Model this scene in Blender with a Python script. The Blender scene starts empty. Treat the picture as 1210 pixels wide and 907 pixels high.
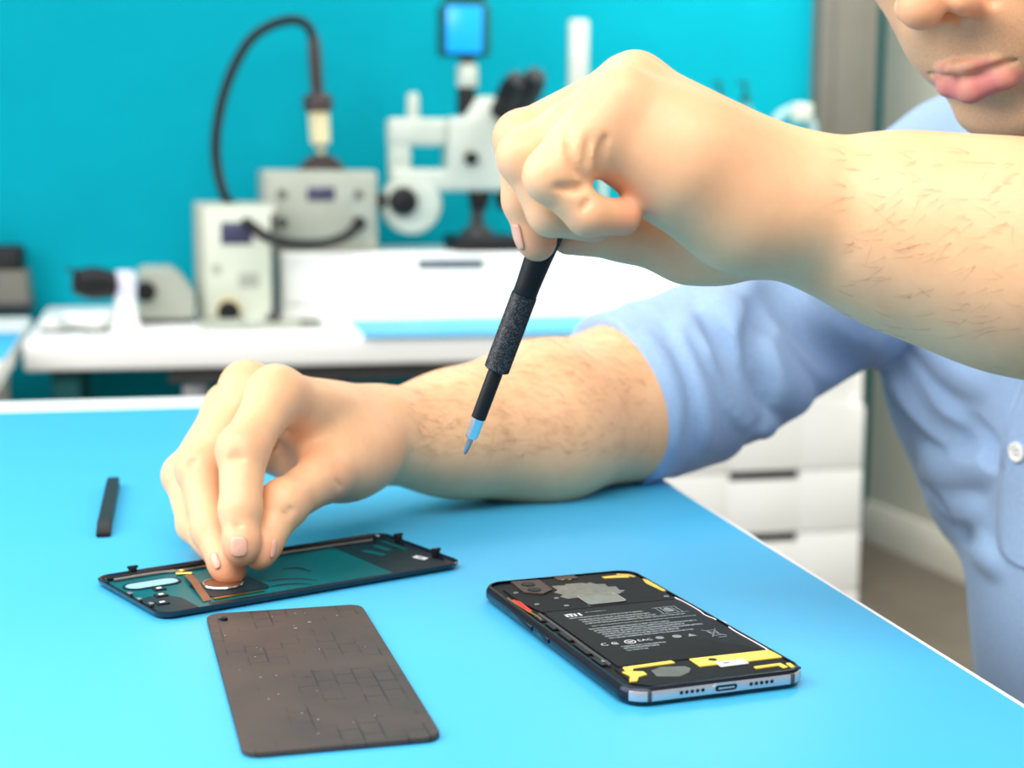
import bpy, bmesh, math, random
import numpy as np
from mathutils import Matrix, Vector

# ------------------------------------------------------------------ scene
SC = bpy.context.scene
COL = SC.collection
random.seed(7)
RNG = np.random.default_rng(7)
TABLE_H = 0.75                       # table top above the floor; all lengths below are millimetres, z = 0 on the table

W, H = 1210.0, 907.0
FPX, CAMH, PITCH, ROLL = 1876.05, 192.28, 0.14105, 0.00748
_c, _s = math.cos(PITCH), math.sin(PITCH)
FW = np.array([0, _c, -_s]); _up = np.array([0, _s, _c]); _rt = np.array([1.0, 0, 0])
RT = _rt * math.cos(ROLL) + _up * math.sin(ROLL)
UP = -_rt * math.sin(ROLL) + _up * math.cos(ROLL)
CAM = np.array([0, 0, CAMH])
YAW = math.radians(13.0)             # the room is turned 13 degrees to the lens
U = np.array([math.cos(YAW), math.sin(YAW), 0]); V = np.array([-math.sin(YAW), math.cos(YAW), 0]); Z = np.array([0, 0, 1.0])
FLOOR = -750.0


def ray(x, y):
    return FW + RT * (x - W / 2) / FPX - UP * (y - H / 2) / FPX


def P(x, y, d):                      # the point of the view ray at world depth d
    r = ray(x, y); return CAM + r * (d / r[1])


def T(x, y, z=0.0):                  # the point of the view ray at height z
    r = ray(x, y); return CAM + r * ((z - CAMH) / r[2])


def RP(x, y, v):                     # room coordinates (u, v, z) on the plane v = const
    r = ray(x, y); p = CAM + r * (v / (r @ V)); return np.array([p @ U, p @ V, p[2]])


def world(p):
    p = np.asarray(p, float); return p * 0.001 + np.array([0, 0, TABLE_H])


# ------------------------------------------------------------------ meshes
class Frame:
    def __init__(s, o=(0, 0, 0), x=(1, 0, 0), y=(0, 1, 0), z=(0, 0, 1)):
        s.o = np.array(o, float); s.A = np.array([x, y, z], float)

    def __call__(s, p):
        return s.o + np.asarray(p, float) @ s.A

    def at(s, p):
        f = Frame(); f.o = s(p); f.A = s.A.copy(); return f

    def rot(s, axis, ang):
        c, n = math.cos(ang), math.sin(ang); f = Frame(); f.o = s.o.copy(); A = s.A
        i, j = {'x': (1, 2), 'y': (2, 0), 'z': (0, 1)}[axis]; B = A.copy()
        B[i] = c * A[i] + n * A[j]; B[j] = -n * A[i] + c * A[j]; f.A = B; return f


WORLD = Frame()
ROOM = Frame((0, 0, 0), U, V, Z)


def along(a, b):                     # frame at a whose z axis points to b
    a = np.array(a, float); z = np.array(b, float) - a; z /= np.linalg.norm(z)
    x = np.cross(z, [0, 0, 1.0]) if abs(z[2]) < 0.95 else np.cross(z, [0, 1.0, 0]); x /= np.linalg.norm(x)
    return Frame(a, x, np.cross(z, x), z)


class M:
    def __init__(s):
        s.v = []; s.f = []; s.n = 0

    def add(s, v, f):
        v = np.asarray(v, float); s.v.append(v); s.f += [tuple(i + s.n for i in q) for q in f]; s.n += len(v); return s

    def box(s, c, size, fr=WORLD, r=0.0, seg=2):
        bm = bmesh.new(); bmesh.ops.create_cube(bm, size=1.0)
        for q in bm.verts: q.co = Vector((q.co.x * size[0], q.co.y * size[1], q.co.z * size[2]))
        if r > 0: bmesh.ops.bevel(bm, geom=list(bm.edges), offset=min(r, 0.49 * min(size)), segments=seg, affect='EDGES', profile=0.5)
        bm.verts.index_update()
        v = [fr(np.array(q.co) + np.array(c)) for q in bm.verts]; f = [[x.index for x in q.verts] for q in bm.faces]; bm.free()
        return s.add(v, f)

    def rows(s, rings, closed=True, cap0=True, cap1=True):
        n = len(rings[0]); v = np.concatenate(rings); f = []
        for i in range(len(rings) - 1):
            for j in range(n if closed else n - 1):
                k = (j + 1) % n; f.append((i * n + j, i * n + k, (i + 1) * n + k, (i + 1) * n + j))
        if cap0: f.append(tuple(range(n))[::-1])
        if cap1: f.append(tuple((len(rings) - 1) * n + j for j in range(n)))
        return s.add(v, f)

    def lathe(s, prof, fr=WORLD, n=32, cap=True):
        a = np.arange(n) * 2 * math.pi / n
        rings = [fr(np.stack([r * np.cos(a), r * np.sin(a), np.full(n, z)], 1)) for r, z in prof]
        return s.rows(rings, True, cap, cap)

    def tube(s, pts, r, n=10, sub=1):
        pts = np.array(pts, float)
        if sub > 1: pts = smooth(pts, sub)
        rr = np.full(len(pts), r, float) if np.isscalar(r) else np.interp(np.linspace(0, 1, len(pts)), np.linspace(0, 1, len(r)), r)
        t = np.gradient(pts, axis=0); t /= np.linalg.norm(t, axis=1)[:, None] + 1e-12
        x = np.cross(t[0], [0.31, 0.2, 0.93]); x /= np.linalg.norm(x); rings = []; a = np.arange(n) * 2 * math.pi / n
        for i in range(len(pts)):
            x = x - t[i] * (x @ t[i]); x /= np.linalg.norm(x); y = np.cross(t[i], x)
            rings.append(pts[i] + rr[i] * (np.cos(a)[:, None] * x + np.sin(a)[:, None] * y))
        return s.rows(rings)

    def loft(s, w, h, rad, levels, fr=WORLD, seg=8, cap0=True, cap1=True):   # rounded rectangles, one per (inset, z)
        rings = [fr(rrect(w - 2 * i, h - 2 * i, max(rad - i, 0.2), z, seg)) for i, z in levels]
        return s.rows(rings, True, cap0, cap1)

    def prism(s, poly, z0, z1, fr=WORLD):
        poly = np.array(poly, float)
        a = np.sum(poly[:, 0] * np.roll(poly[:, 1], -1) - np.roll(poly[:, 0], -1) * poly[:, 1])
        if a < 0: poly = poly[::-1]
        r = [fr(np.c_[poly, np.full(len(poly), z)]) for z in (z0, z1)]
        return s.rows(r)

    def ring(s, outer, inner, z0, z1, fr=WORLD):      # plate with a hole, both outlines the same length
        o0, o1 = [fr(np.c_[outer, np.full(len(outer), z)]) for z in (z0, z1)]
        i0, i1 = [fr(np.c_[inner, np.full(len(inner), z)]) for z in (z0, z1)]
        return s.rows([o0, o1, i1, i0, o0], True, False, False)


def rrect(w, h, r, z=None, seg=8, c=(0, 0)):
    r = min(r, w / 2 - 1e-3, h / 2 - 1e-3); out = []
    for cx, cy, a0 in ((w / 2 - r, h / 2 - r, 0), (-w / 2 + r, h / 2 - r, 90), (-w / 2 + r, -h / 2 + r, 180), (w / 2 - r, -h / 2 + r, 270)):
        for k in range(seg + 1):
            a = math.radians(a0 + 90 * k / seg); out.append((c[0] + cx + r * math.cos(a), c[1] + cy + r * math.sin(a)))
    out = np.array(out); return out if z is None else np.c_[out, np.full(len(out), z)]


def smooth(pts, sub):                # Catmull-Rom
    pts = np.array(pts, float); q = np.vstack([2 * pts[0] - pts[1], pts, 2 * pts[-1] - pts[-2]]); out = []
    for i in range(1, len(q) - 2):
        for k in range(sub):
            t = k / sub; a, b, c, d = q[i - 1], q[i], q[i + 1], q[i + 2]
            out.append(0.5 * (2 * b + (c - a) * t + (2 * a - 5 * b + 4 * c - d) * t * t + (3 * b - a - 3 * c + d) * t ** 3))
    out.append(pts[-1]); return np.array(out)


def obj(name, m, mat, parent=None, flat=False, angle=40, origin=None):
    v = world(np.concatenate(m.v)) if isinstance(m, M) else world(m[0])
    f = m.f if isinstance(m, M) else m[1]
    if origin is None:
        if parent is not None: o = np.array(parent.matrix_world.translation)
        else:
            lo, hi = v.min(0), v.max(0); o = np.array([(lo[0] + hi[0]) / 2, (lo[1] + hi[1]) / 2, lo[2]])
    else: o = world(origin)
    me = bpy.data.meshes.new(name)
    me.from_pydata((v - o).tolist(), [], f if isinstance(f, list) else f.tolist())
    if isinstance(m, M):
        bm = bmesh.new(); bm.from_mesh(me); bmesh.ops.recalc_face_normals(bm, faces=bm.faces); bm.to_mesh(me); bm.free()
    me.validate()
    if mat is not None: me.materials.append(mat)
    ob = bpy.data.objects.new(name, me); COL.objects.link(ob)
    if not flat:
        me.polygons.foreach_set('use_smooth', [True] * len(me.polygons))
        if angle: me.set_sharp_from_angle(angle=math.radians(angle))
    if parent is not None:
        ob.parent = parent; po = np.array(parent.matrix_world.translation); ob.location = o - po
        ob.matrix_world = Matrix.Translation(o)
    else:
        ob.location = o; ob.matrix_world = Matrix.Translation(o)
    return ob


def thing(name, label, cat, loc, group=None):
    o = bpy.data.objects.new(name, None); COL.objects.link(o); o.empty_display_size = 0.05
    o.location = world(loc); o.matrix_world = Matrix.Translation(o.location)
    o['label'] = label; o['category'] = cat
    if group: o['group'] = group
    return o


def tag(o, label, cat, group=None, kind=None):
    o['label'] = label; o['category'] = cat
    if group: o['group'] = group
    if kind: o['kind'] = kind
    return o


def structure(name, m, mat, **k):
    o = obj(name, m, mat, **k); o['kind'] = 'structure'; return o


def text(body, size, fr, mat, name, parent, c=(0, 0), z=0.05, sx=1.0):   # lettering as a mesh lying in the frame's xy plane
    cu = bpy.data.curves.new(name, 'FONT'); cu.body = body; cu.size = size; cu.align_x = 'CENTER'; cu.align_y = 'CENTER'; cu.resolution_u = 3
    to = bpy.data.objects.new(name, cu); COL.objects.link(to)
    me = to.evaluated_get(bpy.context.evaluated_depsgraph_get()).to_mesh()
    v = np.array([tuple(q.co) for q in me.vertices]).reshape(-1, 3); f = [tuple(q.vertices) for q in me.polygons]
    to.evaluated_get(bpy.context.evaluated_depsgraph_get()).to_mesh_clear(); bpy.data.objects.remove(to)
    m = M(); m.add(fr(v * np.array([sx, 1, 1]) + np.array([c[0], c[1], z])), f)
    return obj(name, m, mat, parent, flat=True) if parent is not None else m


# ------------------------------------------------------------------ materials
def lin(c):
    c = [x / 255 for x in c]; return tuple(x / 12.92 if x <= 0.04045 else ((x + 0.055) / 1.055) ** 2.4 for x in c) + (1.0,)


class Mat:
    def __init__(s, name, color=(200, 200, 200), rough=0.5, metal=0.0, spec=0.5, **k):
        s.m = bpy.data.materials.new(name); s.m.use_nodes = True; s.t = s.m.node_tree; s.b = s.t.nodes['Principled BSDF']
        s.col = lin(color)
        s.b.inputs['Base Color'].default_value = s.col; s.b.inputs['Roughness'].default_value = rough
        s.b.inputs['Metallic'].default_value = metal; s.b.inputs['Specular IOR Level'].default_value = spec
        for a, v in k.items(): s.b.inputs[a.replace('_', ' ')].default_value = v
        s.m.diffuse_color = s.col

    def n(s, kind, **k):
        q = s.t.nodes.new(kind)
        for a, v in k.items():
            if a.startswith('i_'): q.inputs[a[2:].replace('_', ' ')].default_value = v
            else: setattr(q, a, v)
        return q

    def l(s, a, b):
        s.t.links.new(a, b)

    def coords(s, scale=(1, 1, 1), kind='Object'):
        c = s.n('ShaderNodeTexCoord'); m = s.n('ShaderNodeMapping'); m.inputs['Scale'].default_value = scale
        s.l(c.outputs[kind], m.inputs['Vector']); return m.outputs['Vector']

    def noise(s, scale, detail=4, rough=0.55, vec=None, dist=0.0):
        q = s.n('ShaderNodeTexNoise'); q.inputs['Scale'].default_value = scale; q.inputs['Detail'].default_value = detail
        q.inputs['Roughness'].default_value = rough; q.inputs['Distortion'].default_value = dist
        s.l(vec if vec is not None else s.coords(), q.inputs['Vector']); return q.outputs['Fac']

    def ramp(s, fac, a, b, ca=None, cb=None):
        q = s.n('ShaderNodeValToRGB'); q.color_ramp.elements[0].position = a; q.color_ramp.elements[1].position = b
        if ca is not None: q.color_ramp.elements[0].color = ca; q.color_ramp.elements[1].color = cb
        s.l(fac, q.inputs['Fac']); return q.outputs['Color']

    def mix(s, fac, a, b, mode='MIX'):
        q = s.n('ShaderNodeMix', data_type='RGBA', blend_type=mode)
        for i, x in ((0, fac), (6, a), (7, b)):
            if hasattr(x, 'links'): s.l(x, q.inputs[i])
            else: q.inputs[i].default_value = x
        return q.outputs[2]

    def color(s, out):
        s.l(out, s.b.inputs['Base Color']); return s

    def bump(s, fac, strength=0.3, dist=0.0005):
        q = s.n('ShaderNodeBump'); q.inputs['Strength'].default_value = strength; q.inputs['Distance'].default_value = dist
        s.l(fac, q.inputs['Height']); s.l(q.outputs['Normal'], s.b.inputs['Normal']); return s


def mottled(name, color, color2, rough, scale, spec=0.5, bump=0.0, bscale=None, metal=0.0, lo=0.35, hi=0.65):
    m = Mat(name, color, rough, metal, spec)
    m.color(m.mix(m.ramp(m.noise(scale), lo, hi), lin(color), lin(color2)))
    if bump: m.bump(m.noise(bscale or scale * 3), bump, 0.0004)
    return m.m


MT = {}
MT['teal'] = mottled('teal_wall_paint', (0, 150, 169), (0, 154, 173), 0.85, 6, 0.08, 0.05, 300)
MT['dark_teal'] = mottled('dark_teal_paint', (6, 88, 92), (8, 92, 96), 0.6, 6, 0.3)
MT['grey_wall'] = mottled('grey_wall_paint', (216, 216, 200), (221, 221, 206), 0.7, 4, 0.2)
MT['grey_trim'] = mottled('grey_trim_paint', (104, 102, 94), (110, 108, 100), 0.6, 8, 0.3)
MT['base_white'] = mottled('skirting_paint', (225, 222, 208), (228, 226, 214), 0.5, 10, 0.4)
MT['floor'] = mottled('floor_vinyl', (104, 96, 86), (112, 104, 92), 0.55, 9, 0.3, 0.1, 400)
MT['white_top'] = mottled('white_laminate', (244, 244, 242), (248, 248, 246), 0.35, 5, 0.4)
MT['mat'] = mottled('blue_rubber_mat', (68, 176, 224), (71, 179, 227), 0.42, 3, 0.35, 0.05, 900)
MT['black'] = mottled('black_plastic', (13, 14, 17), (18, 19, 22), 0.5, 40, 0.3)
MT['dark_grey'] = mottled('dark_grey_plastic', (58, 58, 60), (66, 66, 68), 0.5, 40, 0.4)
MT['grey_device'] = mottled('grey_enamel', (164, 168, 156), (170, 174, 162), 0.45, 20, 0.4)
MT['cream_device'] = mottled('cream_enamel', (208, 214, 198), (214, 220, 204), 0.45, 20, 0.4)
MT['white_enamel'] = mottled('white_enamel', (190, 198, 186), (196, 203, 192), 0.35, 20, 0.5)
MT['cream'] = mottled('cream_ceramic', (226, 212, 168), (232, 218, 178), 0.4, 20, 0.4)
MT['brown_black'] = mottled('dark_brown_plastic', (52, 42, 42), (60, 48, 48), 0.5, 30, 0.4)
MT['chrome'] = mottled('polished_steel', (205, 208, 212), (196, 200, 204), 0.18, 60, 0.5, metal=1.0)
MT['steel'] = mottled('brushed_steel', (160, 160, 162), (148, 148, 150), 0.35, 90, 0.5, metal=1.0)
MT['lilac'] = mottled('lilac_plastic', (214, 214, 236), (220, 220, 240), 0.4, 20, 0.4)
MT['led_display'] = mottled('display_glass', (66, 66, 92), (72, 72, 98), 0.2, 20, 0.5)
MT['clear'] = Mat('clear_plastic', (200, 232, 236), 0.12, 0, 0.5, Transmission_Weight=0.85, IOR=1.2).m
MT['clear_pale'] = Mat('frosted_plastic', (205, 232, 234), 0.4, 0, 0.5, Transmission_Weight=0.5, IOR=1.2).m
s_ = Mat('lit_screen', (10, 150, 235), 0.25)
s_.b.inputs['Emission Color'].default_value = lin((10, 160, 245)); s_.b.inputs['Emission Strength'].default_value = 0.55
MT['screen'] = s_.m
# ------------------------------------------------------------------ room
RV = 3170.0                          # the teal wall behind the desk
wl = RP(0, 200, RV)[0] - 900; wr = RP(968, 150, RV)[0]
structure('wall_back', M().box(((wl + wr) / 2, RV + 60, FLOOR + 1300), (wr - wl, 120, 2600), ROOM), MT['teal'])
tr = RP(1037, 100, RV - 51)[0]; wr2 = RP(968, 150, RV - 51)[0]
structure('trim_1', M().box(((wr2 + tr) / 2, RV + 40, FLOOR + 1300), (tr - wr2, 170, 2600), ROOM, 4).box(((wr2 + tr) / 2, RV - 47, FLOOR + 1300), ((tr - wr2) * 0.55, 8, 2600), ROOM, 3), MT['grey_trim'])
CU, CV = 1761.0, 3627.0              # far corner of the room
structure('wall_far', M().box(((tr - 500 + CU + 60) / 2, CV + 60, FLOOR + 1300), (CU + 60 - tr + 500, 120, 2600), ROOM), MT['dark_teal'])
cw = ROOM((CU, CV, 0)); dr = np.array([0.31, -0.951, 0]); nr = np.array([0.951, 0.31, 0])
RW = Frame(cw, dr, nr, Z)
structure('wall_right', M().box((1900, 60, FLOOR + 1300), (3900, 120, 2600), RW), MT['grey_wall'])
bb = M(); prof = [(0, 0), (-16, 0), (-16, 62), (-12, 72), (-10, 78), (-6, 92), (0, 96)]
bb.rows([RW(np.array([(x, y, FLOOR + z) for y, z in prof])) for x in (-20.0, 3800.0)])
structure('baseboard_right', bb, MT['base_white'], angle=25)
structure('floor', M().box((200, 1500, FLOOR - 10), (7000, 6500, 20), ROOM), MT['floor'])

# ------------------------------------------------------------------ work table with its blue mat
TU, TV, MV = 304.5, 1299.0, 1236.0
wt = thing('work_table', 'white work table under the blue mat, in front of the seated man', 'table', ROOM((-500, 900, FLOOR)))
obj('table_top', M().box((TU - 750, TV - 470, -14.7), (1500, 940, 28), ROOM, 0.7), MT['white_top'], wt)
for a, b in ((TU - 1440, TV - 880), (TU - 1440, TV - 60), (TU - 560, TV - 60)):
    obj('leg', M().box((a, b, (FLOOR - 28.7) / 2), (50, 50, -FLOOR - 28.7), ROOM, 3), MT['white_top'], wt)
tag(obj('work_mat', M().box(((TU - 3.4) - 745, MV - 435, -0.35), (1490, 870, 0.7), ROOM, 0.25), MT['mat']),
    'large light blue rubber mat covering the near work table', 'mat')

# ------------------------------------------------------------------ bench along the back wall
DZ, DV = -96.0, 2552.0
dl = RP(27, 408, DV)[0]; drr = RP(1024, 450, DV)[0]
dk = thing('desk', 'long white desk against the teal wall carrying the instruments', 'desk', ROOM(((dl + drr) / 2, DV + 300, FLOOR)))
obj('desk_top', M().box(((dl + drr) / 2, DV + 305, DZ - 23), (drr - dl, 610, 46), ROOM, 6, 3), MT['white_top'], dk)
obj('rail', M().box(((dl + drr) / 2 + 60, DV + 40, DZ - 60), (drr - dl - 320, 24, 26), ROOM, 2), MT['dark_grey'], dk)
for q in (dl + 60, ):
    for vv in (DV + 60, DV + 540):
        obj('leg', M().box((q, vv, (FLOOR + DZ - 46) / 2), (44, 44, DZ - 46 - FLOOR), ROOM, 3), MT['dark_teal'], dk)
a = RP(230, 455, DV + 60)
obj('leg', M().box((a[0], DV + 70, (FLOOR + DZ - 46) / 2), (38, 38, DZ - 46 - FLOOR), ROOM, 3), MT['steel'], dk)
# cables hanging under the desk
for i, (pts, r, mt) in enumerate(((((360, 431), (385, 437), (420, 436), (450, 427)), 5, 'steel'), (((400, 445), (440, 440), (480, 433), (515, 430)), 4, 'dark_teal'),
                                  (((330, 429), (350, 441), (390, 447), (440, 446), (470, 440)), 4, 'steel'), (((455, 428), (475, 440), (500, 436), (530, 428)), 4, 'dark_grey'))):
    p = [ROOM(RP(x, y, DV + 190 + 25 * i)) for x, y in pts]
    tag(obj('cable', M().tube([p[0] + np.array([0, 0, 60])] + p + [p[-1] + np.array([0, 0, 60])], r, 8, 6), MT[mt]),
        ('pale cable hanging highest under the white desk', 'dark teal cable sagging under the white desk near the forearm',
         'long pale cable looping lowest under the white desk', 'dark grey cable bent in a loop under the desk near the forearm')[i], 'cable', 'cables under the white desk')

# drawer cabinet under the desk
cv0 = DV + 25; c0 = RP(774, 600, cv0)[0]; c1 = RP(1020, 600, cv0)[0]; cz1 = DZ - 47
cab = thing('drawer_cabinet', 'tall white drawer cabinet with dark slot handles under the desk end', 'cabinet', ROOM(((c0 + c1) / 2, cv0 + 280, FLOOR)))
obj('carcass', M().box(((c0 + c1) / 2, cv0 + 290, (FLOOR + cz1) / 2), (c1 - c0, 540, cz1 - FLOOR), ROOM, 3), MT['white_top'], cab)
f0, f1 = c0 + 16, c1 - 4
hx0, hx1 = RP(862, 562, cv0)[0], RP(946, 562, cv0)[0]
za, zb = RP(905, 557, cv0)[2], RP(905, 631, cv0)[2]; pit = za - zb
zt = za + pit * 2
while zt > cz1 - 20: zt -= pit
k = 0
while zt - pit > FLOOR + 10:
    d = M(); z1, z0 = zt - 1.5, zt - pit + 1.5; sl = 15
    d.box(((f0 + hx0) / 2, cv0 + 8, (z0 + z1) / 2), (hx0 - f0, 16, z1 - z0), ROOM, 1.2)
    d.box(((hx1 + f1) / 2, cv0 + 8, (z0 + z1) / 2), (f1 - hx1, 16, z1 - z0), ROOM, 1.2)
    d.box(((hx0 + hx1) / 2, cv0 + 8, (z0 + z1 - sl) / 2), (hx1 - hx0 + 2, 16, z1 - z0 - sl), ROOM, 1.2)
    dro = obj('drawer', d, MT['white_top'], cab)
    obj('handle_slot', M().box(((hx0 + hx1) / 2, cv0 + 17, z1 - sl / 2), (hx1 - hx0, 4, sl), ROOM, 0.5), MT['black'], dro)
    zt -= pit; k += 1

# blue mat on the desk
b = [T(x, y, DZ + 1) for x, y in ((412, 378), (430, 398))]
bm0 = b[0] @ U; bm1 = b[1] @ U; bmv1 = b[0] @ V; bmv0 = b[1] @ V
rr_ = RP(790, 380, DV + 100)[0]
tag(obj('desk_mat', M().prism([(bm1, bmv0), (rr_, bmv0), (rr_, bmv1 + 30), (bm0, bmv1)], DZ + 0.2, DZ + 2.2, ROOM), MT['mat']),
    'pale blue mat on the white desk in front of the riser', 'mat')

# low white riser on the desk
rv0 = 2905.0; rz = RP(480, 299, rv0)[2]; r0 = RP(333, 330, rv0)[0]; r1 = RP(850, 330, rv0)[0]
rs = thing('desk_riser', 'low white drawer riser standing on the white desk', 'riser', ROOM(((r0 + r1) / 2, rv0 + 120, DZ)))
obj('carcass', M().box(((r0 + r1) / 2, rv0 + 125, (DZ + rz) / 2), (r1 - r0, 230, rz - DZ), ROOM, 2), MT['white_top'], rs)
h0, h1 = RP(495, 311, rv0)[0], RP(572, 311, rv0)[0]
hz0, hz1 = RP(530, 319, rv0)[2], RP(530, 306, rv0)[2]
d = M(); ze = RP(640, 356, rv0)[2]
d.box(((r0 + h0) / 2 + 2, rv0 + 4, (rz + ze) / 2), (h0 - r0 - 8, 12, rz - ze - 4), ROOM, 1)
mid = (h1 + r1) / 2
d.box(((h1 + r1) / 2 - 2, rv0 + 4, (rz + ze) / 2), (r1 - h1 - 8, 12, rz - ze - 4), ROOM, 1)
d.box(((h0 + h1) / 2, rv0 + 4, (hz0 + ze + 2) / 2), (h1 - h0 + 9, 12, hz0 - ze - 2), ROOM, 1)
d.box(((h0 + h1) / 2, rv0 + 4, (rz - 2 + hz1) / 2), (h1 - h0 + 9, 12, max(rz - 2 - hz1, 3)), ROOM, 0.8)
drw = obj('drawer', d, MT['white_top'], rs)
obj('handle_slot', M().box(((h0 + h1) / 2, rv0 + 9, (hz0 + hz1) / 2), (h1 - h0, 3, hz1 - hz0), ROOM, 0.5), MT['steel'], drw)
obj('plinth', M().box(((r0 + r1) / 2, rv0 + 6, (DZ + ze) / 2), (r1 - r0 - 6, 8, ze - DZ - 2), ROOM, 0.8), MT['white_top'], rs)


def rbox(m, x0, y0, x1, y1, v, depth, r=4, seg=2):      # box whose front fills the given part of the view at plane v
    a, b = RP(x0, y1, v), RP(x1, y0, v)
    return m.box(((a[0] + b[0]) / 2, v + depth / 2, (a[2] + b[2]) / 2), (b[0] - a[0], depth, b[2] - a[2]), ROOM, r, seg)


def rlathe(x, y, v, prof, axis='front', n=28):           # turned part centred on a view point; prof in mm
    fr = ROOM.at(RP(x, y, v))
    if axis == 'front': fr = Frame(fr.o, U, Z, -V)
    return M().lathe(prof, fr, n)


def mm(px, v): return px * v / FPX


# soldering station on the desk
v1 = 2830.0
A = RP(280, 380, v1)
st = thing('soldering_station', 'tall cream soldering station with small dark display on the desk', 'soldering station', ROOM((A[0], v1 + 90, DZ)))
a, b = RP(237, 241, v1), RP(325, 241, v1)
zc0 = DZ + 3
obj('case', M().box(((a[0] + b[0]) / 2 - 4, v1 + 95, (a[2] + zc0) / 2), (b[0] - a[0] + 8, 180, a[2] - zc0), ROOM, 5), MT['grey_device'], st)
obj('front_panel', M().box(((a[0] + b[0]) / 2 + 2, v1 + 2, (a[2] + zc0) / 2), (b[0] - a[0] - 6, 8, a[2] - zc0 - 10), ROOM, 3), MT['cream_device'], st)
obj('display', rbox(M(), 261, 262, 298, 289, v1 - 4, 5, 2), MT['led_display'], st)
obj('badge', rbox(M(), 250, 312, 262, 324, v1 - 3, 4, 2), MT['grey_device'], st)
obj('badge', rbox(M(), 282, 322, 306, 340, v1 - 3, 4, 2), MT['grey_device'], st)
obj('knob', rlathe(270, 368, v1 - 2, [(0.5, 0), (19, 0), (20, 4), (18, 22), (15, 25), (0.5, 26)]), MT['black'], st)
obj('knob_ring', rlathe(270, 366, v1 - 1, [(0.5, 0), (24, 0), (24, 3), (0.5, 3.2)]), MT['cream'], st)
# thin upright rod and grey tray in front of it
tv = 2730.0
tz = [T(x, y, DZ + 2) for x, y in ((250, 396), (385, 396))]
tu0, tu1 = RP(236, 392, tv)[0], RP(382, 396, tv)[0]
ho = thing('iron_stand', 'flat grey tray with thin dark upright rod before the soldering station', 'stand', ROOM(((tu0 + tu1) / 2, tv, DZ)))
obj('tray', M().loft(tu1 - tu0, 110, 30, [(2, 0.3), (0, 3), (0, 7), (2, 9), (6, 6)], ROOM.at(((tu0 + tu1) / 2, tv, DZ))), MT['grey_device'], ho)
pr = RP(324, 380, tv + 40)
obj('rod', M().tube([ROOM((pr[0], tv + 40, DZ + 5)), ROOM((pr[0], tv + 40, RP(324, 252, tv + 40)[2]))], 4.2, 10), MT['dark_grey'], ho)
obj('rod_foot', M().lathe([(12, 5), (13, 12), (8, 22), (0.5, 24)], ROOM.at((pr[0], tv + 40, DZ)), 20), MT['dark_grey'], ho)
pq = RP(299, 390, tv)
obj('sponge', M().box((pq[0], tv - 5, DZ + 11), (32, 40, 12), ROOM, 5, 3), MT['white_enamel'], ho)
pq = RP(366, 395, tv - 20)
obj('tip_block', M().box((pq[0], tv - 20, DZ + 9), (34, 22, 8), ROOM, 3), MT['dark_grey'], ho)

# hot air station on the riser
v2 = 2945.0
A = RP(378, 290, v2)
hs = thing('hot_air_station', 'grey hot air station box with dark display on the riser', 'hot air station', ROOM((A[0], v2 + 75, rz)))
a, b = RP(311, 201, v2), RP(446, 201, v2)
obj('case', M().box(((a[0] + b[0]) / 2, v2 + 80, (a[2] + rz) / 2 + 1), (b[0] - a[0], 156, a[2] - rz - 2), ROOM, 5), MT['grey_device'], hs)
a2, b2 = RP(318, 206, v2), RP(440, 284, v2)
obj('front_panel', M().box(((a2[0] + b2[0]) / 2, v2, (a2[2] + b2[2]) / 2), (b2[0] - a2[0], 8, a2[2] - b2[2]), ROOM, 3), MT['grey_device'], hs)
obj('display', rbox(M(), 363, 221, 396, 237, v2 - 6, 5, 2), MT['led_display'], hs)
for x in (333, 424):
    obj('button', rlathe(x, 229, v2 - 3, [(0.5, 0), (9, 0), (9, 4), (7, 6), (0.5, 6)], n=20), MT['grey_trim'], hs)
obj('knob', rlathe(333, 263, v2 - 3, [(0.5, 0), (10, 0), (10, 10), (8, 12), (0.5, 12)], n=20), MT['dark_grey'], hs)
obj('socket', rlathe(424, 264, v2 - 3, [(0.5, 0), (13, 0), (13, 8), (8, 9), (0.5, 9)], n=20), MT['black'], hs)
gz = a[2]
g1 = RP(380, 199, v2 + 60)
obj('gun_rest', M().rows([ROOM.at((g1[0], v2 + 60, gz))(rrect(w, 50, 6, z)) for w, z in ((mm(56, v2), -1), (mm(50, v2), 8), (mm(34, v2), 22), (mm(14, v2), 30))]), MT['brown_black'], hs)
# the hot air gun and its hose
gv = v2 + 60
gun = thing('hot_air_gun', 'dark hot air gun with cream nozzle upright on the grey station', 'hot air gun', ROOM((g1[0], gv, gz + 28)))
gb = RP(379, 178, gv)
fr = along(ROOM(RP(380, 190, gv)), ROOM(RP(371, 50, gv)))
px = gv / FPX
zz = lambda y: (190 - y) * px
obj('nozzle', M().lathe([(5, zz(187)), (7, zz(183)), (8, zz(172)), (18, zz(170)), (19, zz(150)), (20, zz(128))], fr, 24), MT['cream'], gun)
obj('nozzle_tip', M().lathe([(6, zz(190)), (6.5, zz(176)), (12, zz(170))], fr, 20), MT['steel'], gun)
obj('collar', M().lathe([(20, zz(134)), (27, zz(132)), (28, zz(118)), (22, zz(113)), (12, zz(112))], fr, 24), MT['brown_black'], gun)
obj('handle', M().lathe([(11, zz(114)), (12, zz(100)), (12.5, zz(70)), (11, zz(52)), (8, zz(46))], fr, 24), MT['brown_black'], gun)
hp = [ROOM(RP(x, y, gv - o)) for x, y, o in ((370, 52, 0), (367, 36, 0), (357, 26, 0), (341, 24, 10), (318, 31, 20), (295, 48, 30), (276, 80, 40), (262, 120, 50), (255, 165, 60), (257, 200, 70), (266, 232, 100), (281, 252, 150), (298, 268, 185), (318, 281, 195), (345, 288, 185), (380, 288, 150), (405, 281, 110), (420, 270, 78), (424, 265, 66))]
obj('hose', M().tube(hp, 9.2, 14, 6), MT['black'], gun)

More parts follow.
